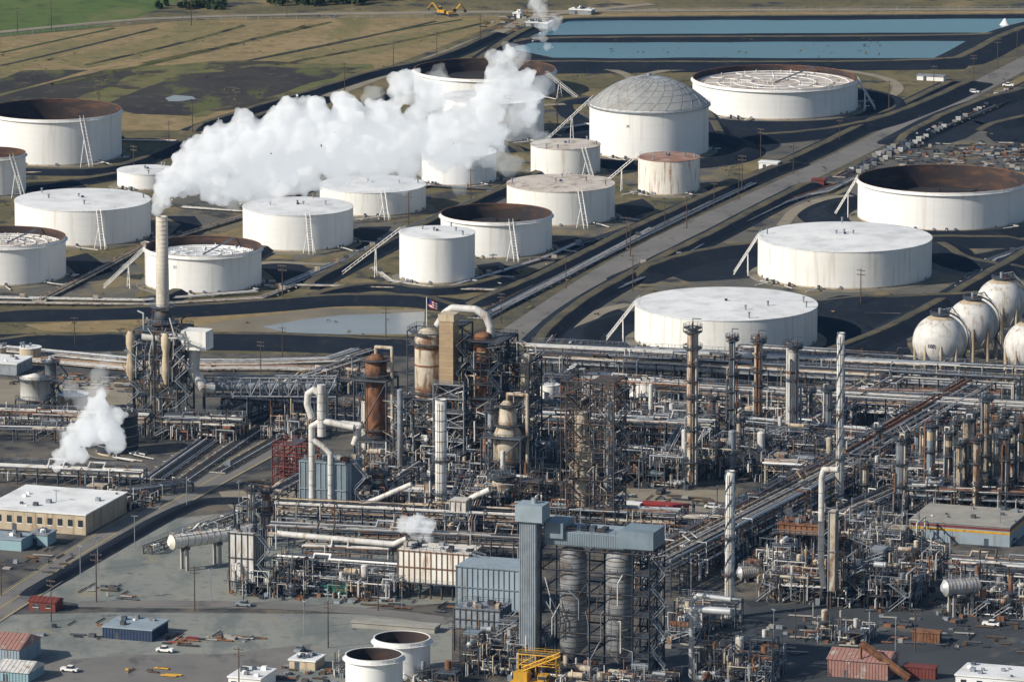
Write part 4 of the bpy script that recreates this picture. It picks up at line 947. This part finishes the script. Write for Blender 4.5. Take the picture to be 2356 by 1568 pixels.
def junk(px,py,w,d,n,seed,name='stored_material_pile',mats=('wood','galv','rust','concrete','steel','dark','steel')):
    rr=random.Random(seed);b=B();x,y=G(px,py)
    for _ in range(n):
        X,Y=rr.uniform(-w/2,w/2),rr.uniform(-d/2,d/2);m_=rr.choice(mats)
        if rr.random()<.6:
            l=rr.uniform(2,7);a=rr.choice([0,PI/2,.1])
            for k in range(3): b.cyl((X,Y+k*.4,.3),(X+l*math.cos(a),Y+k*.4+l*math.sin(a),.3),.16,m_,6)
        else: s=rr.uniform(.3,1.);b.box(X-s,X+s*1.5,Y-s,Y+s,0,rr.uniform(.3,1.2),m_)
    b.make(name,(x,y,.1),AZ)
junk(2220,362,60,60,260,1);junk(2300,345,30,40,90,2);junk(530,1473,14,8,22,3);junk(400,1475,8,10,18,4,mats=('red','dark','rust'));junk(240,1362,14,14,14,5);junk(180,1450,20,20,10,6)
junk(330,1545,20,10,8,7,mats=('yellow','wood'));junk(2050,1420,60,60,80,8);junk(1520,1150,40,14,40,9);junk(200,880,50,24,100,10);junk(780,1560,40,16,50,11);junk(650,1120,30,10,30,12);junk(2240,1440,40,60,70,13)
junk(1200,50,30,60,50,14);junk(100,1290,16,30,20,15);junk(1750,1470,50,40,50,16);junk(800,1385,60,10,30,17)
b=B();A=G(1950,398);C=G(2330,205)
for i in range(46):
    t=i/46;X=A[0]+(C[0]-A[0])*t-A[0];Y=A[1]+(C[1]-A[1])*t-A[1]
    for s in (0,4.5): 
        if R.random()<.8: b.box(X+s-1,X+s+1,Y-1,Y+1,0,R.uniform(1.2,2.4),R.choice(['galv','insul_clean','steel','concrete','steel']))
b.make('valve_skid_row',(A[0],A[1],.1))
def pole(h=13,cross=True,mat='wood'):
    b=B();b.cyl((0,0,0),(0,0,h),.2,mat,6,r2=.13)
    if cross:
        for z in (h-.6,h-2): 
            b.box(-1.5,1.5,-.1,.1,z-.1,z+.1,mat)
            for k in (-1.3,-.5,.5,1.3): b.box(k-.08,k+.08,-.08,.08,z+.1,z+.3,'galv')
    return b
pb=pole().make('utility_pole',G(1040,605));lb=B();lb.cyl((0,0,0),(0,0,10),.13,'galv',6);lb.box(-1.1,1.1,-.2,.2,9.9,10.1,'galv');lamp=lb.make('street_lamp',G(310,1260))
for p in [(389,340),(443,305),(1105,100),(905,165),(793,215),(546,280),(1005,135),(118,68),(40,78),(440,60),(660,40),(228,262),(1750,365),(1825,400),(1643,478),(1707,440),(1580,525),(1456,670),(1450,590),(1442,575),(1302,665),(1153,745),(940,520),(1083,458),(650,825),(172,800),(600,860),(888,800),(1545,345),(1280,268),(1283,300),(2240,190),(2148,215),(2340,120),(2295,160),(1932,330),(2045,260),(1700,460),(3,1370),(118,1430),(222,1385),(448,1405),(560,1390),(308,410),(650,700),(870,1405),(700,1395),(1830,1470),(2105,1500),(2300,1450),(755,1490),(1530,520),(1980,710),(550,1600)]:
    inst(pb,'utility_pole',G(*p),AZ+R.uniform(-.3,.3),R.uniform(.85,1.15))
for p in [(485,1385),(925,1400),(185,1330),(1780,1480),(2300,1250),(1650,1190),(1470,1130),(430,1170),(755,1440),(2060,1500),(1240,1150),(225,1310),(550,1180),(1590,1370),(2000,1480),(130,1200),(700,1460)]:
    inst(lamp,'street_lamp',G(*p),R.uniform(0,3))
b=B();x,y=G(982,800);h=Hh(800,683);b.cyl((0,0,0),(0,0,h),.15,'white',8)
for i in range(7):
    z=h-.3-i*.42;vs=[]
    for k in range(7):
        X=k*.62;Y=.25*math.sin(k*1.3);vs+=[(X,Y,z-X*.45),(X,Y,z-.42-X*.45)]
    for k in range(6): b.add([vs[2*k],vs[2*k+2],vs[2*k+3],vs[2*k+1]],[(0,1,2,3)],'flagblue' if (i<4 and k<3) else ('flagred' if i%2==0 else 'white'))
b.make('american_flag',(x,y,0))
def trees(name,px0,px1,py,n,hs,seed):
    rr=random.Random(seed);b=B()
    for i in range(n):
        px=px0+(px1-px0)*rr.random();x,y=G(px,py+rr.uniform(-5,5));h=rr.uniform(*hs)
        b.cyl((x,y,0),(x,y,h*.6),.35,'wood',6,r2=.12)
        for k in range(3):
            a=rr.uniform(0,6.28);b.cyl((x,y,h*.35),(x+h*.25*math.cos(a),y+h*.25*math.sin(a),h*.75),.15,'wood',6,r2=.05)
        for k in range(110):
            a=rr.uniform(0,6.28);t=rr.uniform(.25,1);q=h*.38*math.sqrt(rr.random())*(1.1-abs(t-.55))
            X,Y,Z=x+q*math.cos(a),y+q*math.sin(a),h*t;s=rr.uniform(.5,1.2);d=[(rr.uniform(-s,s),rr.uniform(-s,s),rr.uniform(-s,s)) for _ in range(4)]
            b.add([(X+e[0],Y+e[1],Z+e[2]) for e in d],[(0,1,2),(0,2,3)],'leaf')
    b.make(name)
trees('distant_tree_row',620,840,10,34,(3,6),1);trees('distant_tree_row',360,520,18,24,(1.5,4),2);trees('distant_tree_row',830,1000,0,14,(3,6),3)
b=B()
for pts in ([(1400,30),(2500,24)],[(-50,92),(200,66),(420,48),(1180,40)]):
    W=[G(*p) for p in pts]
    for a,c in zip(W[:-1],W[1:]):
        l=math.hypot(c[0]-a[0],c[1]-a[1])
        for i in range(int(l/6)): t=i*6/l;X,Y=a[0]+(c[0]-a[0])*t,a[1]+(c[1]-a[1])*t;b.beam((X,Y,0),(X,Y,2.2),.15,'galv')
        for z in (.9,2.1): b.beam((a[0],a[1],z),(c[0],c[1],z),.12,'galv')
b.make('chain_link_fence')
# low scrub along dikes and fields (one object)
b=B();rr=random.Random(77)
for i in range(2600):
    px=rr.uniform(-30,2390);py=rr.uniform(90,780)
    if noise.noise(Vector((px*.012,py*.03,1.7)))<.02: continue
    x,y=G(px,py);s=rr.uniform(.4,1.3)
    for k in range(4):
        d=[(rr.uniform(-s,s),rr.uniform(-s,s),rr.uniform(.0,s*.7)) for _ in range(3)];b.add([(x+e[0],y+e[1],.1+e[2]) for e in d],[(0,1,2)],rr.choice(['leaf','olive','dryfield']))
b.make('scrub_grass')
# ---------------------------------------------------------------- steam
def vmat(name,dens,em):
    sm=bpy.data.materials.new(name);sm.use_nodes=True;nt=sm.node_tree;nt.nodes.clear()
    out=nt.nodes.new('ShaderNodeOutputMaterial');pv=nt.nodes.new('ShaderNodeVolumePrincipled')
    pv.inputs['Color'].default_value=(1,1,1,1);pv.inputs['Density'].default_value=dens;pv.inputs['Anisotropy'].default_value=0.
    pv.inputs['Emission Strength'].default_value=em;pv.inputs['Emission Color'].default_value=(.90,.95,1,1)  # added glow stands in for light scattered many times within the steam
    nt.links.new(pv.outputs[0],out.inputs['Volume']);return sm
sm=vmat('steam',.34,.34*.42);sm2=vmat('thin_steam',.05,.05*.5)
def ctex(n,s,d):
    t=bpy.data.textures.new(n,'CLOUDS');t.noise_scale=s;t.noise_depth=d;return t
tA=ctex('puff',7.,2);tB=ctex('puff_mid',3.2,2);tC=ctex('puff_fine',1.4,1)
def steam(name,yb,pts,mat,vox=.9,sub=16,seed=0,amp=1.,dy=0.,small=0,off=0.):
    rr=random.Random(seed);D=G(CX,yb)[1]+off;b=B()
    m=mpp(yb)
    for px,py,r in pts:
        d=ray(px,py);DD=D+dy*(px-pts[0][0])*m;t=DD/d[1];c=(d[0]*t,DD,HC+d[2]*t);r*=m
        b.sph(c,r*.8,'white',16,10)
        for _ in range(sub):
            u=Vector((rr.gauss(0,1),rr.gauss(0,.8),rr.gauss(0,1))).normalized();q=r*rr.uniform(.2,.42)
            k=rr.uniform(.7,.95);c2=(c[0]+u.x*r*k,c[1]+u.y*r*k*.85,c[2]+u.z*r*k)
            b.sph(c2,q,'white',10,6)
            for _ in range(small):
                v=Vector((rr.gauss(0,1),rr.gauss(0,1),rr.gauss(0,1))).normalized();b.sph((c2[0]+v.x*q*.9,c2[1]+v.y*q*.9,c2[2]+v.z*q*.9),q*rr.uniform(.3,.5),'white',8,5)
    ob=b.make(name);ob.data.materials.clear();ob.data.materials.append(mat)
    r_=ob.modifiers.new('r','REMESH');r_.mode='VOXEL';r_.voxel_size=vox
    for t_,s_ in ((tA,4.*amp),(tB,2.4*amp),(tC,.8*amp)):
        d_=ob.modifiers.new('d','DISPLACE');d_.texture=t_;d_.texture_coords='GLOBAL';d_.strength=s_;d_.mid_level=.5
    return ob
main=[(362,482,11),(367,462,18),(383,440,28),(405,412,40),(440,392,50),(480,378,58),(432,352,26),(530,355,66),(500,308,32),(580,345,70),(600,405,50),(565,285,30),(640,320,72),(665,250,34),(700,330,72),(725,258,42),(760,330,72),(800,265,50),(820,340,68),(880,330,68),(880,262,42),(930,320,62),(925,200,34),(950,178,22),(985,225,42),(1000,315,56),(1050,350,40),(1060,280,46),(1110,270,42),(1130,220,40),(1155,180,36),(1148,135,26),(1175,120,18),(1200,190,32),(1225,220,26),(1215,265,24),(1140,310,34),(1100,340,34),(700,400,42),(650,405,46),(620,425,32),(520,430,36),(560,425,36),(780,385,42),(860,395,34),(940,380,32),(1010,365,28),(560,450,24),(480,445,22)]
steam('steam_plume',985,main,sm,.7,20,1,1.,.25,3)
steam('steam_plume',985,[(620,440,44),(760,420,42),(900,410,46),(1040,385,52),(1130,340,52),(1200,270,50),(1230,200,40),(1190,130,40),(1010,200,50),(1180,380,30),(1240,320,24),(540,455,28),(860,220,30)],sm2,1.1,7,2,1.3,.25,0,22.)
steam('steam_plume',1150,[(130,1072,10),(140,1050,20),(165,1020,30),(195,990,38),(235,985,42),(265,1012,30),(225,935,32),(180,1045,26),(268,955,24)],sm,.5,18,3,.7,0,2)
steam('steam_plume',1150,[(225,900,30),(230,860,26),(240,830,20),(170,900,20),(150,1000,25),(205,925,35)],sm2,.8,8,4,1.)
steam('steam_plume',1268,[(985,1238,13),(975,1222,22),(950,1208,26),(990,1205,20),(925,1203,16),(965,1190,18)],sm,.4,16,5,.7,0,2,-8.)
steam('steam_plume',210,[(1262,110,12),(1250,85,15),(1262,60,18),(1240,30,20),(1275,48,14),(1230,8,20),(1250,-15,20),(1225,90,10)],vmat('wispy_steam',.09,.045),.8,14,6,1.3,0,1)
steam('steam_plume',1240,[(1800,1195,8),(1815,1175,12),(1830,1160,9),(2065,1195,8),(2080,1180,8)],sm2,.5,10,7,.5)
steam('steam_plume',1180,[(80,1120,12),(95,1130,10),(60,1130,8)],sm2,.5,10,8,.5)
# atmospheric haze: real homogeneous air volume over the whole site
hm=bpy.data.materials.new('air_haze');hm.use_nodes=True;nt=hm.node_tree;nt.nodes.clear()
o_=nt.nodes.new('ShaderNodeOutputMaterial');vs_=nt.nodes.new('ShaderNodeVolumeScatter');vs_.inputs['Color'].default_value=(.20,.50,1,1);vs_.inputs['Density'].default_value=1.5e-5;vs_.inputs['Anisotropy'].default_value=.2
nt.links.new(vs_.outputs[0],o_.inputs['Volume']);MATS['air']=hm
b=B();b.box(-4000,4000,-1000,9000,-2,600,'air');b.make('atmospheric_haze')
# ---------------------------------------------------------------- light, sky, camera
el=math.radians(32);az=Vector((.90,.43,0)).normalized()
dirv=Vector((az.x*math.cos(el),az.y*math.cos(el),-math.sin(el)))
sd=bpy.data.lights.new('sun','SUN');sd.energy=5.;sd.angle=math.radians(.5);sd.color=(1,.93,.81)
so=bpy.data.objects.new('sun',sd);bpy.context.collection.objects.link(so);so.rotation_euler=dirv.to_track_quat('-Z','Y').to_euler()
w=bpy.data.worlds.new('World');bpy.context.scene.world=w;w.use_nodes=True;nt=w.node_tree
bg=nt.nodes['Background'];sk=nt.nodes.new('ShaderNodeTexSky');sk.sky_type='NISHITA';sk.sun_disc=False;sk.sun_elevation=el;sk.sun_rotation=math.atan2(-az.x,-az.y)
nt.links.new(sk.outputs[0],bg.inputs[0]);bg.inputs[1].default_value=.095
cd=bpy.data.cameras.new('camera');cd.sensor_width=36;cd.lens=F/2356*36;cd.clip_start=10;cd.clip_end=30000
co=bpy.data.objects.new('camera',cd);bpy.context.collection.objects.link(co);co.location=(0,0,HC);co.rotation_euler=(PI/2-PT,0,0)
sc=bpy.context.scene;sc.camera=co
sc.view_settings.view_transform='Standard';sc.view_settings.look='None';sc.view_settings.exposure=0;sc.view_settings.gamma=1
print('faces',sum(len(o.data.polygons) for o in bpy.data.objects if o.type=='MESH'))
